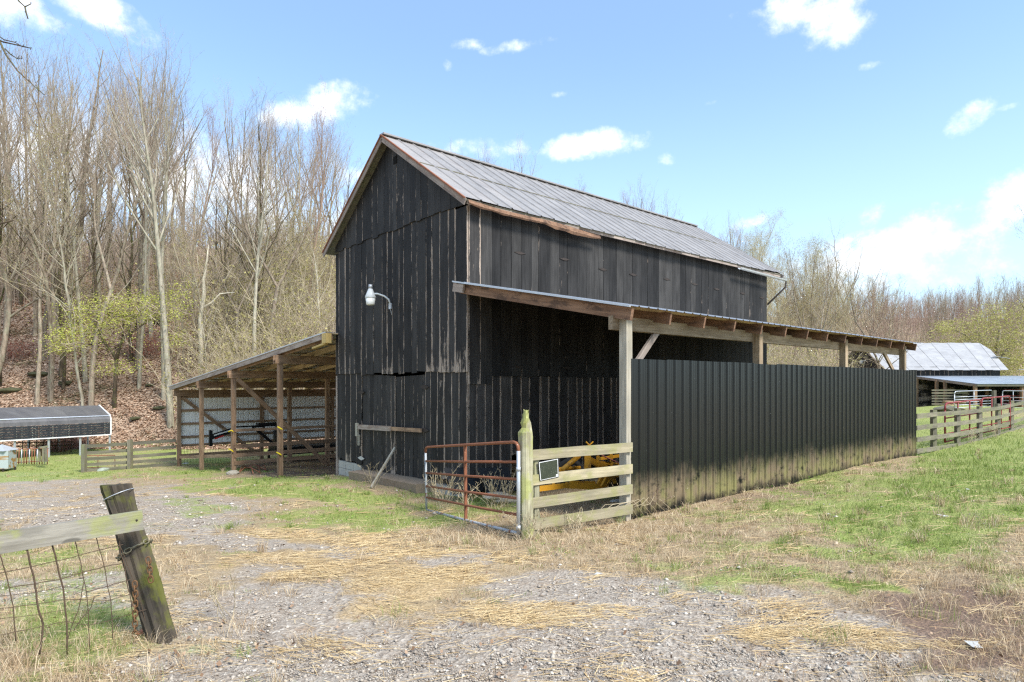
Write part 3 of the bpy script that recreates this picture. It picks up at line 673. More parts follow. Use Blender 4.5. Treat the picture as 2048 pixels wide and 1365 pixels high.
for k in range(NR):
    tt = -.16 + k * (12.62 / (NR - 1)); zz = -.125
    a, b_ = lp_(-.25, tt, zz), lp_(DEP - .03, tt, zz)
    stick('rafter', a, b_, .045 if k else .06, .19, W_RAFT, lt)
for k in range(7):
    s = -.1 + k * .69; stick('purlin', lp_(s, -.1, -.028), lp_(s, 12.6, -.03), .09, .028, W_SHEDL, lt)
stick('rafter', lp_(DEP + .12, -.24, -.12), lp_(DEP - .22, -.24, -.12), .05, .17, W_RAKE, lt)
n = 14; wv = 12.95 / n
for i in range(n):
    t0 = -.26 + i * wv; v = []; prof = []
    for r in range(4):
        b0 = r * wv / 4; prof += [(b0, 0), (b0 + wv / 4 - .05, 0), (b0 + wv / 4 - .04, .018), (b0 + wv / 4 - .012, .018)]
    prof.append((wv, 0)); o_ = random.uniform(-.012, .012)
    for s in (-.30 + o_, DEP + .01):
        for a, h in prof: v.append(lp_(s, t0 + a, h))
    k = len(prof); poly('roof_panel', v, [(c, c + 1, k + c + 1, k + c) for c in range(k - 1)], R_NEW, lt, origin=lp_(0, t0))
stick('rake_trim', lp_(-.30, -.27, -.005), lp_(DEP + .12, -.27, -.005), .03, .03, M_GALV, lt)
stick('brace', P0 + uS * .06 + uF * .12 + Vector((0, 0, 2.05)), P0 + uS * .95 + uF * .12 + Vector((0, 0, 2.92)), .05, .1, W_RAKE, lt)
stick('brace', P0 + uS * 11.05 + uF * .1 + Vector((0, 0, 2.92)), P0 + uS * 12.12 + uF * .1 + Vector((0, 0, 2.2)), .05, .1, W_BEAM, lt)
stick('brace', P0 + uS * 4.1 - uF * .0 + Vector((0, 0, 3.05)), P0 + uS * 4.1 + uF * 1.2 + Vector((0, 0, 3.34)), .05, .1, W_BEAM, lt)
# the black corrugated wall
mw = thing('metal_sheet_wall', 'long black ribbed metal wall with mud splashed along its foot', 'wall', P0)
Ws = P0 + nS * .075 + uS * .04; n = 14; wv = 12.95 / n
for i in range(n):
    t0 = i * wv; v = []; prof = []
    for r in range(4):
        b0 = r * wv / 4; w4 = wv / 4
        prof += [(b0, .0), (b0 + .055, 0), (b0 + .06, .005), (b0 + .075, .005), (b0 + .08, 0), (b0 + .11, 0), (b0 + .115, .005), (b0 + .13, .005), (b0 + .135, 0), (b0 + w4 - .055, 0), (b0 + w4 - .042, .024), (b0 + w4 - .014, .024)]
    prof.append((wv, 0)); jt = random.uniform(-.012, .012); jb = random.uniform(-.03, .03); base = Ws + uS * t0 + nS * (.004 * (i % 2) + random.uniform(0, .006))
    zg = gz(base.x, base.y)
    for z in (max(-.02, zg - .06) + jb * .5, 1.2, 2.46 + jt):
        for a, h in prof: v.append(base + uS * a + nS * h + Vector((0, 0, z)))
    k = len(prof); f = [(r * k + c, r * k + c + 1, (r + 1) * k + c + 1, (r + 1) * k + c) for r in range(2) for c in range(k - 1)]
    v2 = [p - nS * .004 for p in v]; nv = len(v)
    f += [(d_ + nv, c + nv, b + nv, a + nv) for a, b, c, d_ in f[:]]
    poly('wall_panel', v + v2, f, M_WALL, mw, origin=base)
for z in (.6, 1.5, 2.3):
    stick('girt', P0 + nS * .045 + uF * .01 + uS * .05 + Vector((0, 0, z)), P0 + nS * .045 + uS * 12.9 + Vector((0, 0, z)), .04, .09, W_BEAM, mw)

# short board fence with its rotten post, the sign
sf = thing('board_fence', 'short mossy four board fence between the rotten post and the black metal wall', 'fence', (.25, 8.3, 0))
fa, fb = Vector((.26, 8.36, 0)), Vector((1.80, 9.40, 0)); fd = (fb - fa).normalized(); fn = Vector((fd.y, -fd.x, 0))
for (zl, zr) in ((1.095, 1.10), (.755, .77), (.445, .46), (.15, .155)):
    stick('rail', fa + Vector((0, 0, zl)) - fd * .03, fb + Vector((0, 0, zr)) + fd * .04, .028, .142, W_FENCE, sf, jit=.003)
def rough_post(name, base, top, r, m, parent, sides=10, rings=12, jag=.0, seed=1, tip=None, **kw):
    rs = random.Random(seed); v = []; f = []; base, top = Vector(base), Vector(top); ax = (top - base); L = ax.length; x, y, z = frame(ax, Vector((0, 1, 0)))
    offs = [1 + rs.uniform(-.12, .12) for _ in range(sides)]; jg = [rs.uniform(-jag, 0) for _ in range(sides)]
    for i in range(rings + 1):
        k = i / rings
        for s in range(sides):
            th = 2 * math.pi * s / sides; rad = r * offs[s] * (1 + rs.uniform(-.035, .035)) * (1.08 - .12 * k)
            if tip and k > tip: rad *= .62 - .25 * ((k - tip) / (1 - tip)) ** 2 + rs.uniform(-.16, .16) + (.3 if s < 3 and k < tip + .06 else 0)
            l = L * k + (jg[s] if i == rings else jg[s] * .6 if i == rings - 1 and jag else 0)
            v.append((l, math.cos(th) * rad, math.sin(th) * rad))
    for i in range(rings):
        for s in range(sides):
            s2 = (s + 1) % sides; f.append((i * sides + s, i * sides + s2, (i + 1) * sides + s2, (i + 1) * sides + s))
    v.append((L - jag * .4, 0, 0)); c = len(v) - 1
    for s in range(sides): f.append((rings * sides + s, rings * sides + (s + 1) % sides, c))
    M = Matrix.Translation(base) @ Matrix((x, y, z)).transposed().to_4x4()
    return link(name, mesh_from(name, v, f, m), parent, M, **kw)
rough_post('post', (.31, 8.50, -.2), (.31, 8.50, 1.12), .075, W_LICH, sf, 8, 8, .03, 4)
rough_post('gate_post', (.19, 8.33, -.2), (.185, 8.33, 1.73), .096, W_LICH, None, 12, 30, .07, 9, .86, label='rotten lichen covered gate post with a jagged split top', category='post')
sg = thing('notice_sign', 'small grimy black sign with a white border nailed to the board fence', 'sign', (.5, 8.45, .7))
def sgp(a, z, o=.022): return fa + fd * a + fn * o + Vector((0, 0, z))
A0, A1, Bz0, Bz1 = .10, .46, .735, 1.01
v = [sgp(A0 + .03, Bz0), sgp(A1, Bz0 + .03), sgp(A1 - .01, Bz1 + .02), sgp(A0, Bz1 - .01)]
slab('sign_plate', v, .006, M_BLACK, sg)
cx_ = sum(v, Vector()) / 4
inn = [cx_ + (p - cx_) * .94 + fn * .002 for p in v]; inn2 = [cx_ + (p - cx_) * .88 + fn * .004 for p in v]
slab('sign_border', inn, .001, M_WHITE, sg); slab('sign_face', inn2, .001, M_SIGN, sg)
slab('corner_mark', [inn2[1] + (inn2[0] - inn2[1]) * .12 + fn * .003, inn2[1] + fn * .003, inn2[1] + (inn2[2] - inn2[1]) * .13 + fn * .003, inn2[1] + (inn2[0] - inn2[1]) * .12 + (inn2[2] - inn2[1]) * .13 + fn * .003], .001, M_WHITE, sg)

# rusty tube gate
gt = thing('tube_gate', 'rusty six bar tube gate sagging in front of the barn corner', 'gate', (.1, 8.2, 0))
RT, RB = P(1037, 884, 8.25), P(1037, 1067, 8.25); LT, LB = P(851, 895, 12.0), P(853, 1020, 12.0)
fr = [0, .22, .41, .62, .80, 1]
def gp(u_, v_): return (LT * (1 - u_) + RT * u_) * (1 - v_) + (LB * (1 - u_) + RB * u_) * v_
def arc(c, a, b, n=5): return [c * 1.0 + a * math.cos(math.pi / 2 * i / n) + b * math.sin(math.pi / 2 * i / n) for i in range(n + 1)]
uu = (RT - LT).normalized(); rr_ = .13
top = [gp(0, .09), gp(0, .04) + uu * .01, gp(0.008, .012), gp(.03, 0)] + [gp(k, 0) for k in (.25, .5, .75)] + [gp(.965, 0), gp(.985, .015), gp(.997, .05), gp(1, .11)]
tube('top_bar', top, .022, M_RUST, gt, 10)
for v_ in fr[1:]:
    tube('bar', [gp(0.0, v_), gp(.5, v_) + Vector((0, 0, -.006)), gp(1.0, v_)], .0195 if v_ < 1 else .022, M_RUST if v_ < 1 else M_GRUST, gt, 10)
tube('end_tube', [gp(0, .08), gp(0, .5), gp(0, 1)], .022, M_GRUST, gt, 10); tube('end_tube', [gp(1, .1), gp(1, .5), gp(1, 1.04)], .026, M_GALV, gt, 10)
stick('brace', gp(.52, .01), gp(.52, 1), .045, .035, M_RUST, gt, up=tuple(uu))
for v_ in (.29, .93):
    tube('hinge', [gp(1, v_), Vector((.16, 8.30, gp(1, v_).z))], .012, M_IRON, gt, 6)
    tube('hinge_collar', [gp(1, v_ - .015), gp(1, v_ + .03)], .032, M_GALV, gt, 8)

# yellow implement under the lean-to
im = thing('hay_rake', 'yellow steel hay implement parked behind the mossy board fence', 'machine', (1, 10.6, 0))
def ip(px, py, Y): return P(px, py, Y)
B = lambda a, b, w, h, nm='frame_bar', up=(0, 0, 1): stick(nm, a, b, w, h, M_YEL, im, up)
B(ip(1070, 979, 10.2), ip(1135, 971, 10.7), .07, .08); B(ip(1133, 971, 10.7), ip(1200, 974, 11.0), .08, .10); B(ip(1140, 965, 10.75), ip(1190, 966, 11.0), .03, .05)
B(ip(1196, 974, 11.0), ip(1212, 942, 11.1), .05, .10); B(ip(1204, 975, 10.9), ip(1222, 940, 11.1), .04, .08)
B(ip(1102, 942, 10.8), ip(1125, 941, 11.2), .05, .05); B(ip(1107, 945, 10.7), ip(1107, 975, 10.6), .05, .05, 'strut', (1, 0, 0))
tube('ram_tube', [ip(1125, 940, 10.7), ip(1158, 912, 11.0)], .045, M_YEL, im, 10)
tube('ram_tube', [ip(1070, 942, 10.9), ip(1160, 936, 11.3)], .035, M_YEL, im, 10)
B(ip(1175, 898, 11.0), ip(1175, 948, 11.0), .11, .11, 'upright', (1, 0, 0)); B(ip(1178, 920, 11.0), ip(1215, 938, 11.5), .07, .10); B(ip(1194, 935, 11.2), ip(1196, 912, 11.2), .06, .05, 'strut', (1, 0, 0))
B(ip(1198, 925, 11.3), ip(1244, 930, 12.0), .05, .05); B(ip(1200, 918, 11.6), ip(1250, 910, 12.2), .05, .05); B(ip(1222, 908, 11.6), ip(1224, 950, 11.6), .05, .05, 'strut', (1, 0, 0)); B(ip(1210, 955, 11.4), ip(1250, 950, 12.0), .08, .05)
B(ip(1226, 952, 11.7), ip(1230, 967, 11.7), .06, .06, 'strut', (1, 0, 0)); B(ip(1212, 972, 11.3), ip(1240, 936, 11.9), .04, .05)
tube('crank_handle', [ip(1172, 884, 11.0), ip(1179, 891, 11.0), ip(1186, 884, 11.05)], .014, M_YEL, im, 6); B(ip(1178, 890, 11.0), ip(1177, 900, 11.0), .05, .05, 'crank_head', (1, 0, 0))
tube('hydraulic_hose', [ip(1196, 906, 11.2), ip(1215, 917, 11.4), ip(1240, 927, 11.8)], .012, flat('pink_hose', (.45, .16, .14)), im, 6)
tube('hydraulic_hose', [ip(1186, 902, 11.2), ip(1150, 915, 11.6), ip(1130, 930, 11.2)], .012, M_RUB, im, 6)
v, f = ring_tube([Vector((math.cos(a) * .21, math.sin(a) * .0, math.sin(a) * .21)) + Vector((0, 0, 0)) for a in np.linspace(0, 2 * math.pi, 20)], .05, 8, False)
link('wheel', mesh_from('wheel', [tuple(p) for p in v], f, M_RUB, True), im, Matrix.Translation(ip(1140, 945, 11.4)))
for k in range(14):
    a = .5 + k * .12; tube('tine', [ip(1205 + 3 * k, 955, 11.8), ip(1203 + 3 * k, 972, 11.7), ip(1200 + 3 * k, 985, 11.6)], .006, M_IRON, im, 4)
for k in range(5): stick('frame_bar', ip(1205 + 8 * k, 960 - 4 * k, 12.2), ip(1215 + 9 * k, 985 - 5 * k, 12.6), .06, .06, M_BLACK, im)

# stick leaning on the barn door, rocks, loose sheet
stick('prop_pole', G(742, 978, .02), onF(2.85, .54, .07) + Vector((0, 0, 0)), .045, .045, W_POST, label='thin weathered pole leaning against the barn doors', category='pole')
for (px, py, s, l, dz) in ((992, 977, .30, 'upper flat tan stone behind the rusty gate', .12), (1012, 988, .30, 'lower flat tan stone behind the rusty gate', .06), (1232, 1003, .13, 'white rock beside the lean-to post foot', .08)):
    p = G(px, py, 0) if s < .2 else Vector((P(px, py, 11.9).x, 11.9, gz(-.2, 11.9) + dz))
    rock('rock', p, s, s * .7, s * .5, None, SM[2] if s > .2 else stone_mesh(1, 6, M_TRASH), .3, label=l, category='rock')
for k, (px, Y) in enumerate(((905, 12.2), (975, 12.3))):
    p = P(px, 990, Y); slab('loose_sheet', [p, p + uS * .8, p + uS * .78 + Vector((0, 0, .45)) + uF * .3, p + Vector((0, 0, .5)) + uF * .3], .01, M_SHEET, None, label=['dark bent metal sheet at the barn corner foot', 'dark bent metal sheet below the torn side boards'][k], category='metal sheet')

# ------------------------------------------------------------------ left open shed
sh = thing('open_shed', 'open sided pole shed with brown timber frame left of the barn', 'shed', (-7.25, 19.3, -.85))
PX = [Vector((-7.25, 19.3, 0)), Vector((-9.92, 22.0, 0)), Vector((-12.27, 24.4, 0)), Vector((-14.45, 26.8, 0))]
BOT = [957, 943, 940, 932]
zR = [P(560, 706, 19.3).z, P(467, 737, 22.0).z, P(403, 760, 24.4).z, P(358, 775, 26.8).z]
sBarn = Vector((-4.93, 17.25, 0)); zB = P(664, 668, 17.2).z
sOut = Vector((-14.72, 27.1, 0)); zOut = P(353, 775, 27.1).z
def roofline(k):   # 0 at the barn, 1 at the outer edge
    p = sBarn.lerp(sOut, k); return Vector((p.x, p.y, zB + (zOut - zB) * k))
SD = (sOut - sBarn); SDn = SD.normalized()
ks = [(p - sBarn).dot(SDn) / SD.length for p in PX]
SP = [0, 3.5, 7.0, 10.4]
for r, p in enumerate(PX):
    for j, s in enumerate(SP):
        q = p + uS * s; z1 = roofline(ks[r]).z - .30 - (.0 if r < 3 else .02)
        if j == 0 or r > 0:
            stick('post', Vector((q.x, q.y, gz(q.x, q.y) - .1)), Vector((q.x, q.y, z1)), .145, .145, W_SHED, sh, up=tuple(uF), jit=.002)
    q0, q1 = p - uS * .18, p + uS * 11; zz = roofline(ks[r]).z - .17 - .12
    stick('beam', q0 + Vector((0, 0, zz)) + uF * .09, q1 + Vector((0, 0, zz)) + uF * .09, .04, .26, W_SHED, sh)
    stick('beam', q0 + Vector((0, 0, zz)) - uF * .09, q1 + Vector((0, 0, zz)) - uF * .09, .04, .26, W_SHED, sh)
for j in range(12):
    s = -.1 + j * .98; a, b_ = roofline(0.0) + uS * s, roofline(1) + uS * s
    stick('rafter', a + Vector((0, 0, -.09)), b_ + Vector((0, 0, -.09)), .045, .17, W_SHED if j == 0 else W_SHEDL, sh)
for j in range(16):
    a = roofline(j / 15); stick('purlin', a + uS * -.1 + Vector((0, 0, .005)), a + uS * 11.2 + Vector((0, 0, .005)), .1, .03, W_SHEDL, sh)
stick('rake_board', roofline(0) - uS * .27 + Vector((0, 0, -.06)), roofline(1) - uS * .27 + Vector((0, 0, -.06)), .03, .15, W_RAKE, sh)
for j in range(13):
    a = -.3 + j * .9; q = [roofline(1.01) + uS * a, roofline(1.01) + uS * (a + .9), roofline(-.0) + uS * (a + .9), roofline(-.0) + uS * a]
    slab('roof_panel', [p_ + Vector((0, 0, .035 + .004 * (j % 2))) for p_ in q][::-1], .012, R_NEW, sh)
stick('rake_trim', roofline(0) - uS * .3 + Vector((0, 0, .03)), roofline(1.01) - uS * .3 + Vector((0, 0, .03)), .03, .035, M_GALV, sh)
a = roofline(0.0) - uS * .26
stick('end_block', a + Vector((0, 0, -.27)) - uF * .0, a + Vector((0, 0, .0)), .16, .28, W_NEW, sh, up=tuple(uF))
stick('end_block', a + uF * .9 + Vector((0, 0, -.37)), a + Vector((0, 0, -.27)), .1, .05, W_NEW, sh)
# outer wall: grey sheets with girts, wire mesh below
ow = PX[3]; zt = roofline(ks[3]).z - .42; zb_ = P(360, 893, 26.8).z
for j in range(12):
    s = .05 + .9 * j; v = []; prof = []
    for r in range(4): b0 = r * .225; prof += [(b0, 0), (b0 + .17, 0), (b0 + .18, .02), (b0 + .215, .02)]
    prof.append((.9, 0)); base = ow + uF * .09 + uS * s
    for z in (zb_, zt + .1):
        for a_, h in prof: v.append(base + uS * a_ + uF * h + Vector((0, 0, z)))
    k = len(prof); poly('wall_panel', v, [(c, c + 1, k + c + 1, k + c) for c in range(k - 1)], M_GPANEL, sh)
for z in (zt - .02, zt - .64, zt - 1.22, zt - 1.80, zb_ + .02):
    stick('girt', ow + uF * .05 + Vector((0, 0, z)), ow + uF * .05 + uS * 10.6 + Vector((0, 0, z)), .04, .14 if z == zt - .02 else .10, W_SHED, sh)
def sup(r, s, z): return PX[r] + uS * s + Vector((0, 0, z))
stick('brace', sup(3, .1, zt - .05), sup(3, 3.4, gz(-11.5, 29) + .2), .05, .14, W_SHED, sh)
stick('brace', sup(1, .1, roofline(ks[1]).z - .45) - uF * .1, sup(1, 3.45, gz(-7.3, 24.3) + .05) - uF * .1, .05, .15, W_SHED, sh)
for y_ in (861, 893, 911, 926):
    z = P(467, y_, 22).z; stick('rail', sup(1, 0, z) - uF * .1, sup(1, 7.0, z - .02) - uF * .1, .03, .14 if y_ > 861 else .10, W_SHED, sh, jit=.003)
z = P(403, 914, 24.4).z; stick('rail', sup(3, 0, P(358, 912, 26.8).z), sup(3, 3.5, P(358, 912, 26.8).z), .03, .13, W_SHED, sh)
stick('rail', sup(3, 0, P(358, 915, 26.8).z), PX[1] + Vector((0, 0, P(467, 911, 22).z)), .03, .12, W_SHED, sh)
for k in range(30):
    s = .1 + .115 * k; g_ = gz(*(ow + uS * s).xy)
    tube('mesh_wire', [sup(3, s, g_), sup(3, s, zb_)], .005, M_IRON, sh, 3)
for k in range(7):
    z = zb_ - .12 * k; tube('mesh_wire', [sup(3, 0, z), sup(3, 3.5, z)], .004, M_IRON, sh, 3)
rock('rock', G(466, 949, .05), .22, .16, .16, None, SM[1], label='pale rock at the foot of the shed post', category='rock')
for (px, py, Y, r, l) in ((561, 857, 19.25, .05, 'yellow strap round the nearest shed post'), (463, 861, 21.95, -.05, 'yellow strap tied at rail end of the second shed post'), (463, 901, 21.95, .05, 'small yellow strap low on the second shed post'), (559, 908, 19.3, .04, 'small yellow strap low on the nearest shed post')):
    tube('tie_strap', [P(px - 6, py - 3 * np.sign(r), Y - .1), P(px, py, Y - .11), P(px + 4, py + 3, Y - .1)], .02, M_YSTR, None, 6, label=l, category='strap')

# gooseneck trailer in the shed
tr = thing('gooseneck_trailer', 'black gooseneck trailer with red and white reflective tape inside the shed', 'trailer', (-12.5, 25.6, -1.4))
TO = Vector((-12.52, 25.61, 0)); gT = -1.45
def tp(s, z, o=0.0): return TO + uS * s - uF * o + Vector((0, 0, z))
z_n = P(520, 856, 27).z; 
stick('coupler', tp(.02, P(420, 893, 25.6).z), tp(.02, P(420, 861, 25.6).z), .12, .14, M_BLACK, tr, up=tuple(uF))
stick('neck_beam', tp(.05, P(428, 874, 25.7).z), tp(.95, z_n - .02), .18, .2, M_BLACK, tr)
stick('neck_beam', tp(.85, z_n), tp(3.0, z_n + .02), .2, .22, M_BLACK, tr)
stick('toolbox', tp(1.9, z_n + .14), tp(2.75, z_n + .15), .3, .14, M_BLACK, tr)
stick('riser', tp(2.8, z_n + .15), tp(2.8, gT + .55), .3, .32, M_BLACK, tr, up=tuple(uS))
stick('riser_brace', tp(1.9, z_n - .1), tp(2.75, gT + .75), .06, .12, M_BLACK, tr)
stick('deck', tp(2.7, gT + .62), tp(9.5, gT + .62), 1.9, .32, M_BLACK, tr)
stick('jack_leg', tp(2.85, gT + .6, .4), tp(2.85, gT + .02, .4), .09, .09, M_BLACK, tr, up=tuple(uS)); stick('jack_leg', tp(2.5, gT + .6, -.3), tp(2.5, gT + .02, -.3), .09, .09, M_BLACK, tr, up=tuple(uS))
stick('reflector_strip', tp(.12, P(429, 871, 25.7).z, .10), tp(.92, z_n + .0, .10), .01, .05, M_WHITE, tr); stick('reflector_strip', tp(.15, P(429, 878, 25.7).z, .10), tp(.5, P(445, 872, 25.8).z, .10), .01, .06, M_REDT, tr)
for a, b_, m, dz in ((1.0, 1.65, M_WHITE, .03), (1.35, 1.65, M_REDT, -.045), (1.75, 2.1, M_WHITE, .0), (2.2, 2.7, M_WHITE, .03), (2.4, 2.7, M_REDT, -.045), (1.0, 1.35, M_WHITE, -.045)):
    stick('reflector_strip', tp(a, z_n + dz, .107), tp(b_, z_n + dz, .107), .006, .055, m, tr)
for s in (6.2, 7.1):
    v, f = ring_tube([Vector((math.cos(a) * .27, 0, math.sin(a) * .27)) for a in np.linspace(0, 2 * math.pi, 18)], .1, 8, False)
    link('wheel', mesh_from('wheel', [tuple(p) for p in v], f, M_RUB, True), tr, Matrix.Translation(tp(s, gT + .35, .95)) @ Matrix.Rotation(math.atan2(uS.y, uS.x), 4, 'Z'))
hr = thing('harrow_frame', 'rusty spiked harrow lying on the straw inside the shed', 'harrow', G(510, 935))
for a, b_ in (((478, 948), (490, 934)), ((490, 934), (530, 942)), ((482, 940), (520, 948)), ((500, 935), (506, 950)), ((515, 932), (520, 948)), ((525, 934), (532, 944)), ((480, 946), (500, 941))):
    tube('tine_bar', [G(*a, .04), (G(*a, .04) + G(*b_, .04)) / 2 + Vector((0, 0, .12)), G(*b_, .05)], .018, M_RUST, hr, 5)

# ------------------------------------------------------------------ fence left of the shed
lf = thing('paddock_fence', 'dark five board paddock fence joining the shed corner post', 'fence', (-17.5, 25.3, -1.5))
f0, f1, f2 = P(168, 890, 25.0), P(260, 881, 26.0), P(352, 880, 27.0)
for p, w_ in ((f0, .17), (f1, .18)): stick('post', Vector((p.x, p.y, gz(p.x, p.y) - .1)), Vector((p.x, p.y, p.z + .02)), w_, w_ * .8, W_FENCE2, lf, up=(1, 0, 0), jit=.004)
for (yl_, ym, yr) in ((893, 888, 881), (907, 901, 894), (919, 914, 907), (930, 925, 918), (941, 935, 929)):
    a, b_, c = P(168, yl_, 25.1), P(260, ym, 26.1), P(352, yr, 27.0)
    stick('rail', a, b_, .03, .13, W_FENCE3, lf, jit=.004); stick('rail', b_, c, .03, .13, W_FENCE3, lf, jit=.004)
rg = thing('low_rusty_gate', 'low rusty tube gate lying behind the paddock fence', 'gate', P(200, 930, 25.8))
for y_ in (912, 918, 936):
    tube('bar', [P(172, y_, 25.8), P(230, y_ - 1, 26.4)], .018, M_RUST, rg, 5)
for x_ in (172, 196, 230): tube('end_tube', [P(x_, 912, 25.8 + (x_ - 172) * .01), P(x_, 937, 25.8 + (x_ - 172) * .01)], .018, M_RUST, rg, 5)
rock('rock', G(207, 942, .04), .26, .16, .2, None, stone_mesh(1, 8, flat('pale_green_rock', (.30, .34, .28))), label='pale greenish rock below the paddock fence', category='rock')

# carport
cp = thing('carport', 'low black metal carport with white trim at the foot of the wooded hill', 'carport', (-21.4, 33, -1.6))
cu = Vector((.584, .812, 0)).normalized(); cn = Vector((-.812, .584, 0)).normalized(); cE = Vector((-21.45, 33, 0)); CLn = 9.5
zc = lambda y_, Y=33: CZ + (HY - y_) / F * Y
prof = [(0, zc(845)), (.02, zc(838)), (.14, zc(831)), (1.5, .92), (2.9, zc(831)), (3.0, zc(845))]
for j in range(10):
    a0, a1 = -CLn * j / 10, -CLn * (j + 1) / 10; v = []
    for aa_ in (a0, a1):
        for o_, z in prof: v.append(cE + cu * aa_ + cn * o_ + Vector((0, 0, z)))
    n_ = len(prof); poly('roof_panel', v, [(i, i + n_, i + n_ + 1, i + 1)[::-1] for i in range(n_ - 1)], R_BLK, cp)
for j in range(5):
    z0 = zc(869) + j * .128
    for e in range(3):
        slab('side_panel', [cE - cu * (CLn / 3 * (e + 1)) + Vector((0, 0, z0)) - cn * .01, cE - cu * (CLn / 3 * e + .02) + Vector((0, 0, z0)) - cn * .01, cE - cu * (CLn / 3 * e + .02) + Vector((0, 0, z0 + .118)) + cn * .01, cE - cu * (CLn / 3 * (e + 1)) + Vector((0, 0, z0 + .118)) + cn * .01], .02, CARP_SIDE, cp)
tube('end_trim', [cE + cn * o_ + cu * .02 + Vector((0, 0, z + .01)) for o_, z in prof], .035, M_WHITE, cp, 6)
tube('eave_trim', [cE + cn * .1 + Vector((0, 0, zc(832))), cE + cn * .1 - cu * CLn + Vector((0, 0, zc(832)))], .03, flat('silver_trim', (.5, .54, .62)), cp, 6)
stick('bottom_trim', cE - cn * .03 + Vector((0, 0, zc(869.5))), cE - cn * .03 - cu * CLn + Vector((0, 0, zc(869.5))), .03, .05, M_WHITE, cp)
stick('end_trim', cE - cn * .04 + Vector((0, 0, zc(869.5))), cE - cn * .04 + Vector((0, 0, zc(842))), .05, .06, M_WHITE, cp, up=(1, 0, 0))
for j in range(7):
    for o_ in (.03, 2.95):
        q = cE + cn * (o_ + .07 if o_ < 1 else o_) - cu * (1.37 * j); stick('leg', Vector((q.x, q.y, gz(q.x, q.y) - .1)), Vector((q.x, q.y, zc(845))), .07, .07, M_GALV, cp, up=(1, 0, 0))
# small feed bin, rusty pen
fb_ = thing('feed_bin', 'rust streaked galvanised feed bin at the edge of the yard', 'bin', G(5, 932))
q = P(4, 905, 25.5); zg = gz(q.x, q.y)
def gr_(t, b):
    n = t.smooth(t.noise(t.scale(OBJ(t), (3, 3, .3)), 1.5, 4, .6), .52, .6); return t.mix(n, (.40, .45, .44), (.34, .2, .07))
M_BIN = mat('streaked_tin', gr_, .6, .1)
stick('bin_body', Vector((q.x, q.y, zg + .12)), Vector((q.x, q.y, P(0, 901, 25.5).z)), .72, .72, M_BIN, fb_, up=(1, .3, 0))
ap = Vector((q.x, q.y, P(0, 889, 25.5).z)); zz = P(0, 901, 25.5).z; cs = [Vector((q.x + a * .4, q.y + b * .4, zz)) for a, b in ((-1, -1), (1, -1), (1, 1), (-1, 1))]
poly('bin_lid', cs + [ap], [(0, 1, 4), (1, 2, 4), (2, 3, 4), (3, 0, 4), (3, 2, 1, 0)], M_GALV, fb_)
for a, b_ in ((-1, -1), (1, -1), (1, 1), (-1, 1)): stick('foot', Vector((q.x + a * .3, q.y + b_ * .3, zg - .05)), Vector((q.x + a * .3, q.y + b_ * .3, zg + .14)), .05, .05, M_IRON, fb_, up=(1, 0, 0))
pn = thing('rusty_pen', 'row of thin rusty bars forming a small pen under the carport', 'pen', P(60, 925, 27))
for k in range(14):
    x_ = 27 + k * 5.2; tube('bar', [P(x_, 929, 27 + .05 * k), P(x_ + 1, 899, 27 + .05 * k)], .022, M_RUST if k % 3 else M_GALV, pn, 5)
tube('top_bar', [P(24, 900, 27), P(98, 897, 27.7)], .02, M_RUST, pn, 5); tube('top_bar', [P(24, 926, 27), P(98, 922, 27.7)], .02, M_RUST, pn, 5)
hf = thing('feeder_ring', 'dark tube hay feeder standing under the carport roof', 'feeder', P(95, 905, 31))
for y_ in (880, 886, 893): tube('bar', [P(30, y_, 31), P(148, y_ - 2, 32.5)], .025, M_IRON, hf, 5)
for k in range(9): tube('upright', [P(32 + 14 * k, 880, 31 + .18 * k), P(30 + 14 * k, 906, 31 + .18 * k)], .02, M_IRON, hf, 5)
hs = thing('sawhorse', 'small weathered wooden stand beside the rusty pen', 'stand', P(88, 925, 26.6))
stick('top_board', P(78, 896, 26.6), P(95, 893, 26.9), .12, .06, W_FENCE2, hs)
for a, b_ in ((80, 78), (93, 96), (87, 87)): stick('leg', P(a, 924, 26.7), P(b_ if b_ != 96 else 91, 896, 26.7), .07, .07, W_FENCE2, hs, up=(1, 0, 0))

# ------------------------------------------------------------------ right hand fence, gates and the far barn
rf = thing('board_fence', 'long grey four board fence running from the black metal wall past the red gates', 'fence', (12.4, 18.6, 0))
FP = [(1826, 829, 899, 18.9), (1867, 825, 893, 20.4), (1915, 822, 886, 22.2), (1959, 818, 876, 24.2), (1996, 813, 867, 26.3), (2023, 807, 858, 28.4), (2060, 800, 845, 31.5), (2110, 795, 838, 34.5)]
for i, (px, yt, yb, Y) in enumerate(FP):
    if i: p = P(px, yt - 5, Y); stick('post', Vector((p.x, p.y, gz(p.x, p.y) - .2)), p, .15, .13, W_FENCE2, rf, up=(1, 0, 0), jit=.004)
    if i + 1 < len(FP):
        px2, yt2, yb2, Y2 = FP[i + 1]
        for k in range(4):
            fq_ = k / 3; h = .065
            a = P(px, yt, Y) * (1 - fq_) + P(px, yb, Y) * fq_; b_ = P(px2, yt2, Y2) * (1 - fq_) + P(px2, yb2, Y2) * fq_
            nn = Vector((.63, -.78, 0)) * .1; dz = Vector((0, 0, -.06 + .0 * k))
            stick('rail', a + nn + dz, b_ + nn + dz, .03, .145, W_FENCE2, rf, jit=.004)
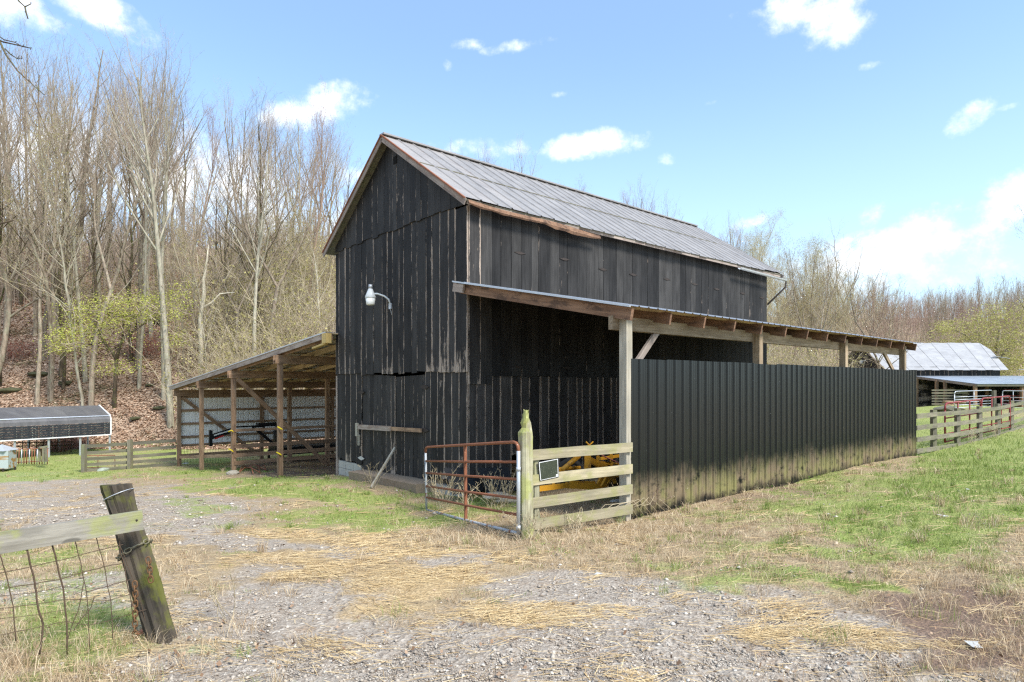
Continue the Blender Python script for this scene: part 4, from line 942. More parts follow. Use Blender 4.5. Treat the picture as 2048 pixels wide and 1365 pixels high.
def farm_gate(label, cat, A, B_, h, bars, m, up_n, group=None, r=.024, nm='tube_gate'):
    g = thing(nm, label, cat, A, group); A, B_ = Vector(A), Vector(B_); d_ = B_ - A
    def q(u_, v_): return A + d_ * u_ + Vector((0, 0, h * v_))
    tube('top_bar', [q(0, .8), q(.005, .93), q(.03, .99), q(.08, 1), q(.92, 1), q(.97, .99), q(.995, .93), q(1, .8)], r, m, g, 7)
    tube('end_tube', [q(0, 0), q(0, .82)], r, m, g, 7); tube('end_tube', [q(1, 0), q(1, .82)], r, m, g, 7)
    for k in range(bars): tube('bar', [q(0, k * .8 / bars + .02), q(1, k * .8 / bars + .02)], r * .8, m, g, 6)
    for k in range(up_n):
        u_ = (k + 1) / (up_n + 1); tube('upright', [q(u_, 0), q(u_, 1)], r * .9, m, g, 6)
    return g
farm_gate('nearer faded red tube gate leaning behind the grey board fence', 'gate', P(1890, 886, 21.6), P(1961, 869, 24.6), 1.38, 4, M_RED, 2, 'red tube gates behind the fence', .03)
farm_gate('farther faded red tube gate leaning behind the grey board fence', 'gate', P(1963, 868, 24.8), P(2020, 856, 27.6), 1.42, 4, M_RED, 2, 'red tube gates behind the fence', .03)
farm_gate('galvanised grey tube gate standing in the pasture before the far barn', 'gate', P(1909, 817, 44), P(1985, 813, 46), 1.20, 5, M_GALV, 1, None, .03)
farm_gate('rust red and grey gate right of the galvanised gate by the far barn', 'gate', P(2005, 816, 45), P(2070, 818, 44), 1.25, 4, M_GRUST, 2, None, .03)
stick('gate_post', P(1988, 816, 45.5) + Vector((0, 0, -.3)), P(1988, 781, 45.5), .22, .2, W_FENCE3, None, up=(1, 0, 0), label='thick dark wooden post between the two grey gates', category='post')

fbn = thing('far_barn', 'distant black barn with a pale tin roof and an open front shed', 'barn', (40, 62, 0))
bx0, bx1, by0, by1 = 37.8, 49.0, 62.0, 71.0; ze, zr = 3.76, 6.5; g_ = gz(44, 62) - .4; byc = (by0 + by1) / 2
def V(x, y, z): return Vector((x, y, z))
for i in range(24):
    x_ = bx0 + (bx1 - bx0) * i / 24; board('board', V(x_, by0, 0), (1, 0, 0), (bx1 - bx0) / 24 - .03, (g_, g_), (ze + .1, ze + .1), .03, BB if i % 3 else BBW, fbn, random.uniform(0, .02))
for i in range(30):
    y_ = by0 + (by1 - by0) * i / 30; w_ = (by1 - by0) / 30; zt_ = lambda yy: zr - abs(yy - byc) * (zr - ze) / 4.5
    board('board', V(bx0, y_ + w_, 0), (0, -1, 0), w_ - .03, (g_, g_), (zt_(y_ + w_), zt_(y_)), .03, BBS, fbn, random.uniform(0, .02))
slab('back_wall', [V(bx1, by0, g_), V(bx1, by1, g_), V(bx1, by1, ze), V(bx1, by0, ze)], .05, BB, fbn)
for i in range(16):
    a, b_ = bx0 - .5 + i * .76, bx0 - .5 + (i + 1) * .76; cut = [0, 0, 0, 0, 0, 0, 0, 0, 0, 0, 0, 0, 0, .0, .9, 2.2][i]
    y0r = by0 - .5
    xr_ = lambda x: x + (x - 37.3) * .14
    cut = (0, 1.4)[i == 15]; q = [V(a, y0r, ze - .25), V(b_, y0r, ze - .25), V(xr_(b_) - .5 * cut, byc - cut, zr + .05 - cut * .6), V(xr_(a), byc, zr + .05)]
    slab('roof_panel', [p + V(0, 0, .03 * (i % 2)) for p in q], .03, R_FAR, fbn)
    if i < 15: slab('roof_panel', [V(a, byc, zr + .05), V(b_, byc, zr + .05), V(b_, by1 + .5, ze - .25), V(a, by1 + .5, ze - .25)], .03, R_FAR, fbn)
stick('torn_roof_strip', V(49.5, 63.5, 5.0), V(51.2, 63.6, 4.75), .3, .04, R_FAR, fbn); stick('torn_roof_strip', V(50.5, 61.6, 3.6), V(52, 61.5, 3.5), .2, .04, R_FAR, fbn)
stick('rake_board', V(bx0 - .5, by0 - .5, ze - .32), V(bx0 - .5, byc, zr - .03), .04, .16, W_RAKE, fbn)
stick('frame_post', V(49.3, 64, 3.5), V(49.3, 64, 5.0), .15, .15, W_FENCE3, fbn)
lp1 = [V(40.3, 62, 2.95), V(66, 62, 2.95), V(66, 53.7, 2.13), V(40.3 + 0.2, 53.7, 2.13)]
for i in range(20):
    a, b_ = i / 20, (i + 1) / 20
    q = [lp1[3].lerp(lp1[2], a), lp1[3].lerp(lp1[2], b_), lp1[0].lerp(lp1[1], b_), lp1[0].lerp(lp1[1], a)]
    slab('shed_roof_panel', [p + V(0, 0, .006 * (i % 2)) for p in q], .03, R_BLUE, fbn)
stick('shed_beam', V(40.3, 62, 2.82), V(40.5, 53.8, 1.98), .1, .2, W_RAKE, fbn); stick('shed_beam', V(40.5, 53.8, 2.0), V(66, 53.8, 2.0), .1, .18, W_FENCE3, fbn)
for (x_, y_) in ((40.3, 61.5), (40.3, 58.6), (40.4, 57.6), (40.5, 54.0), (44.6, 54), (49.5, 54), (54, 54), (59, 54), (44.6, 58), (49.5, 58)):
    stick('shed_post', V(x_, y_, gz(x_, y_) - .1), V(x_, y_, 2.0 + (y_ - 53.7) * .095), .22, .22, W_SHED, fbn, up=(1, 0, 0))
slab('dark_inner_wall', [V(40.3, 61.9, g_), V(66, 61.9, g_), V(66, 61.9, 2.9), V(40.3, 61.9, 2.9)], .05, BB, fbn)
hl = V(37.7, 66.0, 4.5)
wl = thing('wall_lamp', 'small white lamp on the gable of the far barn', 'lamp', hl)
tube('lamp_housing', [hl + V(-.35, 0, -.2), hl + V(-.35, 0, .1), hl + V(-.35, 0, .25)], [.2, .17, .05], M_LAMP, wl, 8); tube('arm', [hl + V(-.35, 0, .05), hl + V(-.1, -.3, .12), hl + V(0, -.5, 0)], .035, M_LAMP, wl, 6)
pn2 = thing('log_pen', 'pen of stacked grey rails under the far barn shed', 'pen', V(42, 55, 0))
for k in range(6): stick('rail', V(38.2, 56.2, .3 + .25 * k), V(41.0, 55.6, .32 + .25 * k), .12, .13, W_FENCE2, pn2); stick('rail', V(41.1, 55.6, .2 + .25 * k), V(42.0, 57.5, .2 + .25 * k), .12, .12, W_FENCE2, pn2)
pn3 = thing('board_pen', 'grey rail pen along the open front of the far barn shed', 'pen', V(50, 54, 0))
for k in range(4):
    stick('rail', V(48, 53.4, .4 + .38 * k), V(66, 53.4, .4 + .38 * k), .06, .16, W_FENCE2, pn3)
for k in range(6): stick('post', V(48 + 3.4 * k, 53.5, -.1), V(48 + 3.4 * k, 53.5, 1.7), .16, .16, W_FENCE3, pn3, up=(1, 0, 0))
farm_gate('dull red gate in the open bay of the far barn', 'gate', V(43.3, 54.5, .15), V(47.8, 54.5, .15), 1.45, 5, M_RED, 2, None, .03)
random.seed(3)
lgp = thing('log_pile', 'small heap of grey logs beside the far rail pen', 'log pile', G(1832, 812))
for k in range(9):
    q = V(37.6 + random.uniform(0, 1.8), 54.6 + random.uniform(-.4, .4), .2 + .16 * (k % 3)); tube('log', [q, q + V(random.uniform(.6, 1.2), random.uniform(-.4, .4), 0)], .12, W_RUB, lgp, 7)
stp = G(1898, 824); 
rock('stump', stp + V(0, 0, .2), 1.4, .7, .45, None, stone_mesh(1, 12, W_FENCE3), .4, label='low brown stump mound behind the fence and the red gates', category='stump')

# ------------------------------------------------------------------ foreground leaning post, board, wire, chain
LPb, LPt = P(326, 1290, 4.5), P(231, 968, 4.62)
POSTCUT = True
lb = thing('leaning_post', 'thick dark mossy wooden post leaning left in the foreground', 'post', LPb)
ps_ = rough_post('post_shaft', LPb - (LPt - LPb) * .1, LPt, .092, W_OLD, lb, 20, 26, .012, 21)
for v_ in ps_.data.vertices:
    l_ = v_.co.x / ((LPt - LPb).length * 1.1); a_ = math.atan2(v_.co.z, v_.co.y); r_ = 1 + (.12 * max(0, l_ - .86) / .14 if l_ > .86 else -.06 * math.sin(l_ * 9)) 
    if int((a_ + 3.2) * 3.2) % 5 == 0: r_ *= .86
    v_.co.y *= r_; v_.co.z *= r_
    if l_ > .93: v_.co.x += -v_.co.y * .30
ff = thing('wire_fence', 'rusty wire fence with one weathered top board tied to the leaning post', 'fence', P(0, 1250, 4.1))
stick('top_board', P(-330, 1140, 3.55), P(286, 1040, 4.38), .035, .137, W_BOARD, ff, jit=.003)
nl = P(276, 1040, 4.36); tube('nail', [nl, nl + Vector((0, -.02, 0))], .008, M_IRON, ff, 6)
def cr(x, y): return (x / 3.7925, 940 + y / 3.7925)
def wr(pts, r, Yf, m=M_WIRE, nm='wire'):
    q = []
    rs = random.Random(len(pts) * 7 + int(pts[0][0]))
    P_ = [(*cr(*p),) for p in pts]
    for i in range(len(P_) - 1):
        for k in range(5):
            a = k / 5; x = P_[i][0] * (1 - a) + P_[i + 1][0] * a; y = P_[i][1] * (1 - a) + P_[i + 1][1] * a
            q.append(P(x + rs.uniform(-.7, .7), y + rs.uniform(-.7, .7), Yf(x)))
    q.append(P(*P_[-1], Yf(P_[-1][0])))
    tube(nm, q, r, m, ff, 5)
Yw = lambda x: 3.93 + (x / 286) * .5
for pts, r in (([(0, 640), (60, 840), (100, 1030), (120, 1300)], .0035), ([(203, 600), (265, 850), (290, 1060), (330, 1170), (300, 1400)], .006), ([(398, 565), (440, 740), (480, 900), (505, 1150), (512, 1400)], .0055),
               ([(568, 535), (620, 740), (660, 950), (685, 1390)], .003), ([(725, 500), (790, 730), (840, 1000), (855, 1290)], .003), ([(905, 520), (912, 620), (945, 720), (960, 850), (990, 960), (1010, 1150)], .0035), ([(905, 560), (960, 700), (1000, 800), (1070, 1010), (1110, 1180)], .0025),
               ([(635, 850), (600, 1050), (540, 1200), (500, 1350)], .003), ([(715, 960), (690, 1050), (610, 1140), (560, 1220)], .003)): wr(pts, r, Yw)
for pts, r in (([(0, 785), (240, 735), (440, 690), (595, 652), (752, 608), (905, 575), (935, 568)], .0028), ([(75, 895), (270, 862), (455, 830), (640, 775), (790, 735), (945, 705)], .0032), ([(0, 960), (280, 930), (480, 880), (655, 915)], .002), ([(655, 925), (820, 882), (1000, 828)], .0028),
               ([(0, 1055), (280, 1020), (490, 985), (665, 985), (835, 990), (985, 945)], .0022), ([(0, 1255), (310, 1190), (505, 1150), (680, 1180), (845, 1140), (1005, 1090), (1110, 1060)], .0022), ([(0, 1130), (290, 1100), (500, 1060)], .0018)): wr(pts, r, Yw)
pa = LPb.lerp(LPt, .93)
axp = (LPt - LPb).normalized(); ex, ey, ez = frame(axp, Vector((0, 1, 0)))
tube('barbed_wire', [pa + (ey * math.cos(a) + ez * math.sin(a)) * .104 + axp * .012 * math.sin(a * 1.0 + 1) for a in np.linspace(0, 6.28, 20)], .003, M_GALV, lb, 5)
lk_v, lk_f = ring_tube([Vector((math.cos(a) * .0155, 0, math.sin(a) * (.0155) + (.009 if math.sin(a) > 0 else -.009))) for a in np.linspace(0, 2 * math.pi, 13)], .0048, 6, False)
LKM = {m.name: mesh_from('link', [tuple(p) for p in lk_v], lk_f, m, True) for m in (M_CHAIN, M_CHAIN2)}
def chain(label, pts, m):
    c = thing('chain', label, 'chain', pts[0]); pts = [Vector(p) for p in pts]; step = .034; acc = 0; i = 0
    for a, b_ in zip(pts[:-1], pts[1:]):
        L_ = (b_ - a).length; n_ = max(1, round(L_ / step)); z = (b_ - a).normalized()
        for k in range(n_):
            p = a.lerp(b_, (k + .5) / n_); x = z.orthogonal().normalized(); y = z.cross(x)
            R = Matrix((x, y, z)).transposed().to_4x4() @ Matrix.Rotation(math.pi / 2 * (i % 2) + .5, 4, 'Z')
            link('link', LKM[m.name], c, Matrix.Translation(p) @ R); i += 1
chain('rusty chain hanging straight down left of the leaning post', [P(*cr(1022, 850), 4.38), P(*cr(1028, 960), 4.38), P(*cr(1024, 1110), 4.38), P(*cr(1024, 1265), 4.38)], M_CHAIN)
pc = LPb.lerp(LPt, .585)
ring = [pc + (ey * math.cos(a) + ez * math.sin(a)) * .115 for a in np.linspace(0, 2 * math.pi, 17)]
ring = [p + axp * (p.x - pc.x) * .25 for p in ring]
chain('dull chain wrapped once round the leaning post', ring, M_CHAIN2)
chain('short rusty chain end dangling on the face of the leaning post', [P(*cr(1122, 670), 4.37), P(*cr(1135, 740), 4.36), P(*cr(1145, 850), 4.36)], M_CHAIN)

# ------------------------------------------------------------------ trees
def norm3(v):
    l = math.sqrt(v[0] ** 2 + v[1] ** 2 + v[2] ** 2) or 1; return (v[0] / l, v[1] / l, v[2] / l)
def grow(rs, H, lean=.03, spread=.55, first=.35, nb=22, fork=False, wig=.05, r0=None, dens=1.0, upc=.16, l4=True):
    """skeleton of a bare tree: lists of (p0, p1, r0, r1) for big limbs and fine twigs, tips for buds"""
    big, fine, tips = [], [], []; r0 = r0 or H * .009
    def limb(p, d_, L, r, lev, nseg, up):
        pts = [p]; rad = [r]; dirs = [d_]
        for i in range(nseg):
            d_ = norm3((d_[0] + rs.gauss(0, wig * (1 + lev)), d_[1] + rs.gauss(0, wig * (1 + lev)), d_[2] + rs.gauss(0, wig * .6) + up))
            s = L / nseg; p = (p[0] + d_[0] * s, p[1] + d_[1] * s, p[2] + d_[2] * s); pts.append(p); rad.append(r * (1 - .82 * (i + 1) / nseg)); dirs.append(d_)
        for i in range(nseg): (big if lev < 2 else fine).append((pts[i], pts[i + 1], rad[i], rad[i + 1]))
        return pts, rad, dirs
    def kids(pts, rad, dirs, L, lev, n, t0):
        for k in range(n):
            tt = t0 + (1 - t0) * (k + rs.random()) / n; i = min(int(tt * (len(pts) - 1)), len(pts) - 2); fr_ = tt * (len(pts) - 1) - i
            p = tuple(pts[i][j] * (1 - fr_) + pts[i + 1][j] * fr_ for j in range(3)); d0 = dirs[i + 1]
            ph = rs.uniform(0, 6.283); a = norm3((math.cos(ph), math.sin(ph), 0)); sp = spread * rs.uniform(.7, 1.35) * (1.15 if lev > 0 else 1)
            if lev == 0: sp *= (1.25 - .75 * tt)
            d1 = norm3((d0[0] + a[0] * sp * 1.3, d0[1] + a[1] * sp * 1.3, d0[2] + rs.uniform(-.2, .25) * (lev > 0)))
            if lev == 0: Lk = L * (.46 - .30 * (tt - t0) / (1 - t0)) * rs.uniform(.7, 1.15); rk = rad[i] * .48
            else: Lk = L * rs.uniform(.32, .62) * (1.1 - .5 * tt); rk = max(rad[i] * .5, .0045)
            ns = (7, 4, 2, 1)[lev]; q = limb(p, d1, Lk, rk, lev + 1, ns, upc if lev < 2 else .08)
            if lev == 0: kids(*q, Lk, 1, max(3, int(7 * dens)), .2)
            elif lev == 1: kids(*q, Lk, 2, max(2, int(6 * dens)), .1)
            elif lev == 2 and l4: kids(*q, Lk, 3, 1, .3) if rs.random() < .7 else None
            if lev >= 2: tips.append(q[0][-1]); tips.append(q[0][len(q[0]) // 2])
    d0 = norm3((rs.gauss(0, lean), rs.gauss(0, lean), 1))
    if fork:
        q = limb((0, 0, -.6), d0, H * fork, r0, 0, 6, .02); trunk_end = q[0][-1]
        big[-1] = (big[-1][0], big[-1][1], big[-1][2], r0 * .8)
        for i in range(6): a, b, c, e = big[i]; big[i] = (a, b, r0 * (1 - .25 * i / 6), r0 * (1 - .25 * (i + 1) / 6))
        n = rs.choice((2, 3, 3))
        for k in range(n):
            ph = k * 6.283 / n + rs.uniform(-.4, .4); d1 = norm3((math.cos(ph) * .42, math.sin(ph) * .42, 1))
            q = limb(trunk_end, d1, H * (1 - fork) * rs.uniform(.85, 1), r0 * .6, 0, 9, .10); kids(*q, H * (1 - fork) * .9, 0, int(nb * .55), .12)
    else:
        q = limb((0, 0, -.6), d0, H + .6, r0, 0, 14, .03); kids(*q, H, 0, nb, first)
    return big, fine, tips
def segs_mesh(name, segs, sides, m):
    a = np.array([s[0] for s in segs]); b = np.array([s[1] for s in segs]); ra = np.array([s[2] for s in segs]); rb = np.array([s[3] for s in segs])
    d_ = b - a; d_ /= np.linalg.norm(d_, axis=1, keepdims=True) + 1e-9
    ref = np.where(np.abs(d_[:, 2:3]) > .8, np.array([[1., 0, 0]]), np.array([[0, 0, 1.]])); u = np.cross(d_, ref); u /= np.linalg.norm(u, axis=1, keepdims=True) + 1e-9; w = np.cross(d_, u)
    th = np.arange(sides) * 2 * np.pi / sides; ring = u[:, None, :] * np.cos(th)[None, :, None] + w[:, None, :] * np.sin(th)[None, :, None]
    v = np.concatenate([a[:, None, :] + ring * ra[:, None, None], b[:, None, :] + ring * rb[:, None, None]], 1).reshape(-1, 3)
    n = len(segs); base = (np.arange(n) * 2 * sides)[:, None]; f = []
    for k in range(sides):
        k2 = (k + 1) % sides; f.append(np.concatenate([base + k, base + k2, base + sides + k2, base + sides + k], 1))
    return mesh_from(name, v, np.stack(f, 1).reshape(-1, 4), m, sides > 4)
def quads_at(pts, size, rs, jit=.2, flatten=1.0):
    pts = np.asarray(pts); n = len(pts); c = pts + rs.normal(0, jit, (n, 3)); a = rs.normal(0, 1, (n, 3)); a[:, 2] *= flatten; a /= np.linalg.norm(a, axis=1, keepdims=True)
    b = np.cross(a, rs.normal(0, 1, (n, 3))); b /= np.linalg.norm(b, axis=1, keepdims=True) + 1e-9; s = size * rs.uniform(.6, 1.3, (n, 1)); a = a * s; b = b * s * .6
    v = np.stack([c - a, c + b, c + a, c - b], 1).reshape(-1, 3); f = np.arange(4 * n).reshape(n, 4); return v, f
def proto(seed, H, bark, twig, leaf=None, leafsize=.07, leafn=1, **kw):
    rs = random.Random(seed); big, fine, tips = grow(rs, H, **kw)
    nt = 14 if not kw.get('fork') else 6
    tr_ = segs_mesh('trunk', big, 6, bark); cr_ = segs_mesh('crown', fine, 3, twig); lf_ = None
    if leaf:
        nr_ = np.random.RandomState(seed); v, f = quads_at(np.repeat(np.array(tips), leafn, 0), leafsize, nr_, .16); lf_ = mesh_from('foliage', v, f, leaf)
    return (H, tr_, cr_, lf_)
PR = {
 'tall straight': proto(1, 24, BARK, TWIG, first=.5, nb=16, spread=.55, dens=.85, wig=.04, upc=.15),
 'tall forked': proto(2, 24, BARK, TWIG, fork=.42, nb=17, spread=.5, dens=.85, upc=.14),
 'tall pale': proto(3, 25, BARKP, TWIG, first=.5, nb=17, spread=.6, dens=.85, wig=.018, lean=.008, upc=.14),
 'broad': proto(4, 21, BARK, TWIG, fork=.3, nb=20, spread=.62, dens=.9, upc=.10),
 'narrow reddish': proto(5, 20, BARKR, TWIGR, L_RED, .03, 1, first=.35, nb=20, spread=.5, upc=.15),
 'slender tan': proto(6, 15, BARKP, TWIGT, L_OLIVE, .035, 1, first=.2, nb=20, spread=.6, r0=.10, wig=.08, upc=.1),
 'slim dark': proto(7, 18, BARKD, TWIG, first=.3, nb=18, spread=.6, r0=.16, wig=.08, upc=.1),
 'budding olive': proto(8, 18, BARK, TWIGT, L_OLIVE, .045, 1, fork=.25, nb=22, spread=.65, upc=.09),
 'bare crooked': proto(9, 17, BARK, TWIGT, first=.25, nb=18, spread=.75, wig=.12, upc=.08),
}
AUTO = []
def tree(kind, x, y, H, label, group=None, rz=None, wide=1.0, cat='tree', nm='bare_tree'):
    h0, a, b, c = PR[kind]; s = H / h0; M = Matrix.Translation((x, y, gz(x, y))) @ Matrix.Rotation(random.uniform(0, 6.28) if rz is None else rz, 4, 'Z') @ Matrix.Diagonal((s * wide, s * wide, s, 1))
    o = link(nm, None, None, M, label=label, category=cat)
    if group: o['group'] = group
    if group: AUTO.append((o, CX + x / y * F))
    for n_, me in (('trunk', a), ('crown', b), ('foliage', c)):
        if me: link(n_, me, o, M)
    return o
TOPX = [-300, 0, 150, 300, 420, 500, 560, 640, 690, 760, 850, 940, 1000, 1130, 1200, 1270, 1370, 1430, 1530, 1600, 1700, 1740, 1780, 1850, 1900, 1960, 2048, 2300]
TOPY = [95, 112, 125, 165, 205, 200, 228, 258, 335, 350, 350, 300, 290, 345, 410, 385, 430, 475, 445, 480, 450, 520, 575, 565, 548, 555, 535, 500]
random.seed(21); cnt = 0
ROWS = ((0.06, .22, 'at the foot of'), (.22, .6, 'on the slope of'), (.6, 1.15, 'along the crest of'))
def put_wood(n, pxr, dr, kinds, place, group, dtop=(0, 70), Hlim=(11, 27)):
    placed = []
    tries = 0
    while len(placed) < n and tries < n * 40:
        tries += 1
        px = random.uniform(*pxr); xr = (px - CX) / F
        d_ = random.uniform(*dr); Y = 36
        for _ in range(20): Y = .5 * Y + .5 * (float(hillbase(xr * Y)) + d_)
        x = xr * Y
        if any((x - a) ** 2 + (Y - b) ** 2 < 2.0 for a, b in placed): continue
        top = np.interp(px, TOPX, TOPY) + random.uniform(*dtop); z = gz(x, Y); H = CZ + (HY - top) / F * Y - z
        if H < Hlim[0]: continue
        H = min(H, Hlim[1]); k = random.choice(kinds)
        row = 'near the foot of' if d_ < 10 else 'midway up' if d_ < 28 else 'atop'
        tree(k, x, Y, H, f'{k} {"" if "bud" in k or "bare" in k else "bare "}tree {row} {place}', group, wide=random.uniform(.85, 1.15)); placed.append((x, Y))
    return placed
KT = ['tall straight', 'tall forked', 'tall pale', 'broad', 'tall straight', 'tall forked', 'narrow reddish', 'slim dark']
GL = 'leafless trees of the wooded hill behind the shed'
put_wood(24, (-40, 690), (30, 52), KT, 'the hill behind the shed', GL, (0, 40))
put_wood(28, (-40, 700), (12, 32), KT, 'the hill behind the shed', GL, (0, 80))
put_wood(16, (-40, 700), (2, 13), KT[:4] + ['slim dark', 'bare crooked', 'broad'], 'the hill behind the shed', GL, (20, 190))
put_wood(46, (-40, 700), (4, 34), ['slender tan', 'slim dark', 'slender tan', 'slim dark', 'budding olive', 'tall straight'], 'the hill behind the shed', GL, (90, 330), (7, 17))
put_wood(8, (900, 1180), (10, 40), KT, 'the slope behind the barn', 'trees showing over the barn ridge', (0, 60))
put_wood(12, (1200, 1500), (10, 45), KT, 'the slope behind the barn', 'trees showing over the barn ridge', (0, 50))
GR = 'trees of the wood behind the lean-to and far barn'
put_wood(38, (1440, 1760), (6, 34), ['broad', 'bare crooked', 'budding olive', 'tall forked', 'bare crooked', 'slender tan'], 'the wood behind the lean-to', GR, (0, 60), (6, 22))
put_wood(30, (1440, 1700), (2, 18), ['slender tan', 'budding olive', 'bare crooked', 'slender tan'], 'the wood behind the lean-to', GR, (60, 200), (4, 15))
put_wood(56, (1740, 2110), (18, 60), ['broad', 'broad', 'narrow reddish', 'tall forked', 'budding olive', 'broad'], 'the far barn hill', GR, (0, 45), (6, 24))
put_wood(44, (1740, 2110), (1, 22), ['broad', 'narrow reddish', 'budding olive', 'bare crooked', 'narrow reddish'], 'the far barn hill', GR, (40, 120), (4, 18))
# the brush of young saplings that nobody could count, over both wooded hills
def saplings(name, n, pxr, dr, hr, seed, label, m=TWIG):
    r_ = np.random.RandomState(seed); px = r_.uniform(*pxr, n); dd = dr[0] + (dr[1] - dr[0]) * r_.rand(n); Y = np.full(n, 50.)
    for _ in range(14): Y = .5 * Y + .5 * (hillbase((px - CX) / F * Y) + dd)
    x = (px - CX) / F * Y; z = terr(x, Y); H = r_.uniform(*hr, n); base = np.stack([x, Y, z - .1], 1); ln = r_.normal(0, .10, (n, 2)); sc = np.clip(Y / 60, .7, 2)
    sg_ = []
    def pt(k): return base + np.stack([ln[:, 0] * H * k ** 1.4, ln[:, 1] * H * k ** 1.4, H * k], 1)
    A_ = [pt(k) for k in (0, .45, 1)]; out = [(A_[0], A_[1], .022 * sc, .016 * sc), (A_[1], A_[2], .016 * sc, .006 * sc)]
    for j in range(9):
        k = .3 + .68 * r_.rand(n); p = base + np.stack([ln[:, 0] * H * k ** 1.4, ln[:, 1] * H * k ** 1.4, H * k], 1); a = r_.uniform(0, 6.28, n); L = H * r_.uniform(.1, .3, n) * (1.15 - k * .7)
        q = p + np.stack([np.cos(a) * L * .6, np.sin(a) * L * .6, L * .9], 1); out.append((p, q, .009 * sc, .004 * sc))
    a = np.concatenate([o[0] for o in out]); b = np.concatenate([o[1] for o in out]); ra = np.concatenate([o[2] for o in out]); rb_ = np.concatenate([o[3] for o in out])
    me = segs_mesh(name, [(a[i], b[i], ra[i], rb_[i]) for i in range(len(a))], 3, m); link(name, me, None, kind='stuff', label=label, category='undergrowth')
saplings('sapling_brush', 2600, (-80, 720), (18, 62), (2, 6), 3, 'grey brown sapling brush all over the hill behind the shed')
saplings('sapling_brush', 900, (1180, 1760), (4, 50), (2.5, 7), 4, 'tan sapling brush on the rise behind the barn', TWIGT)
saplings('sapling_brush', 2600, (1560, 2130), (6, 75), (3, 9), 5, 'grey brown sapling brush covering the far barn hill', TWIGR)
# particular trees
def at(px, py, Y): return ((px - CX) / F * Y, Y)
def hgt(px, topy, Y): x, y = at(px, 0, Y); return CZ + (HY - topy) / F * Y - gz(x, y)
tree('tall pale', *at(342, 0, 37.2), hgt(342, 165, 37.2), 'tall smooth pale grey trunked tree beside the outer corner of the shed', wide=1.15, rz=1)
tree('tall pale', *at(328, 0, 39.5), hgt(328, 190, 39.5), 'slimmer pale trunk close behind the tall pale tree by the shed', wide=.9, rz=3)
tree('tall forked', *at(115, 0, 47), hgt(115, 95, 47), 'big forked tree spreading its crown above the left slope', wide=1.3, rz=2)
tree('tall forked', *at(100, 0, 39), hgt(100, 175, 39), 'dark leaning trunk rising left above the carport', wide=.8, rz=.6)
tree('tall straight', *at(275, 0, 43), hgt(275, 150, 43), 'straight pale trunk on the slope above the paddock fence', wide=1.1, rz=.3)
tree('broad', *at(1640, 0, 48), hgt(1640, 470, 48), 'vine covered forked tree behind the lean-to beam', wide=1.0, rz=.9)
tree('bare crooked', *at(1740, 0, 60), hgt(1740, 560, 60), 'crooked bare tree leaning right beside the far barn', wide=1.4, rz=4)
# bleached dead tree
def tube_tree(nm, label, cat, bark, polys, base, foliage=None):
    o = thing(nm, label, cat, base)
    for i, (pts, r) in enumerate(polys): tube('trunk' if i == 0 else 'limb', pts, r, bark, o, 7)
    return o
bz = lambda px, Y: gz((px - CX) / F * Y, Y)
tube_tree('dead_tree', 'bleached dead snag standing between the shed roof and the slope', 'tree', BARKW,
  [([P(402, 770, 40), P(402, 690, 40), P(400, 640, 40), P(408, 590, 40), P(407, 560, 40), P(414, 520, 40), P(417, 490, 40)], [.16, .14, .13, .12, .10, .07, .02]), ([P(403, 618, 40), P(425, 604, 40.3), P(440, 588, 40.5), P(470, 585, 41)], [.08, .06, .05, .02]), ([P(402, 555, 40), P(396, 530, 39.8), P(394, 505, 39.8)], [.05, .03, .01])], P(402, 770, 40))
# yellow green redbud
YR = 38.5
rbl = [([P(230, 868, YR), P(229, 800, YR), P(231, 760, YR), P(233, 718, YR)], [.13, .12, .11, .10]), ([P(233, 720, YR), P(222, 700, YR), P(208, 685, YR), P(200, 665, YR - .4), P(185, 640, YR - .8)], [.09, .08, .07, .05, .02]),
       ([P(233, 720, YR), P(240, 690, YR), P(250, 675, YR), P(270, 660, YR + .4), P(300, 640, YR + .8), P(325, 628, YR + 1)], [.1, .09, .08, .06, .04, .02]), ([P(244, 682, YR), P(247, 650, YR), P(240, 620, YR)], [.06, .04, .02]), ([P(270, 660, YR + .4), P(275, 632, YR + .4), P(300, 605, YR)], [.05, .03, .01]),
       ([P(208, 685, YR), P(180, 690, YR), P(140, 685, YR - 1), P(110, 690, YR - 1)], [.05, .04, .03, .01])]
rb = tube_tree('redbud_tree', 'small dark forked tree with flat layers of yellow green spring leaves', 'tree', BARKD, rbl, P(230, 868, YR))
rsn = np.random.RandomState(4)
def sprays(ells, n, rsn, size, stem_m, leaf_m, parent, stems=40):
    pts = []; sg_ = []
    for (a, b, Y, rx, ry, w) in ells:
        k = int(n * w); r = rsn.normal(0, .5, (k, 2)); c = np.round(rsn.rand(k) * 6) / 6
        X = a + r[:, 0] * rx; Yp = b + (c - .5) * 2 * ry + r[:, 1] * ry * .22 - (r[:, 0]) * ry * .3; dep = Y + rsn.normal(0, 1.1, k)
        pts.append(np.stack([(X - CX) / F * dep, dep, CZ + (HY - Yp) / F * dep], 1))
        for _ in range(int(stems * w)):
            i = rsn.randint(k); p = pts[-1][i]; q = p + np.array([rsn.normal(0, .5), rsn.normal(0, .4), -abs(rsn.normal(.25, .2))]); sg_.append((tuple(p), tuple(q), .008, .016))
    v, f = quads_at(np.concatenate(pts), size, rsn, .09, .35); o = np.array(WM[parent.name].translation)
    link('foliage', mesh_from('foliage', v - o, f, leaf_m), parent, WM[parent.name].copy())
    link('twigs', segs_mesh('twigs', [((np.array(a) - o), (np.array(b) - o), c, d_) for a, b, c, d_ in sg_], 3, stem_m), parent, WM[parent.name].copy(), kind='stuff')
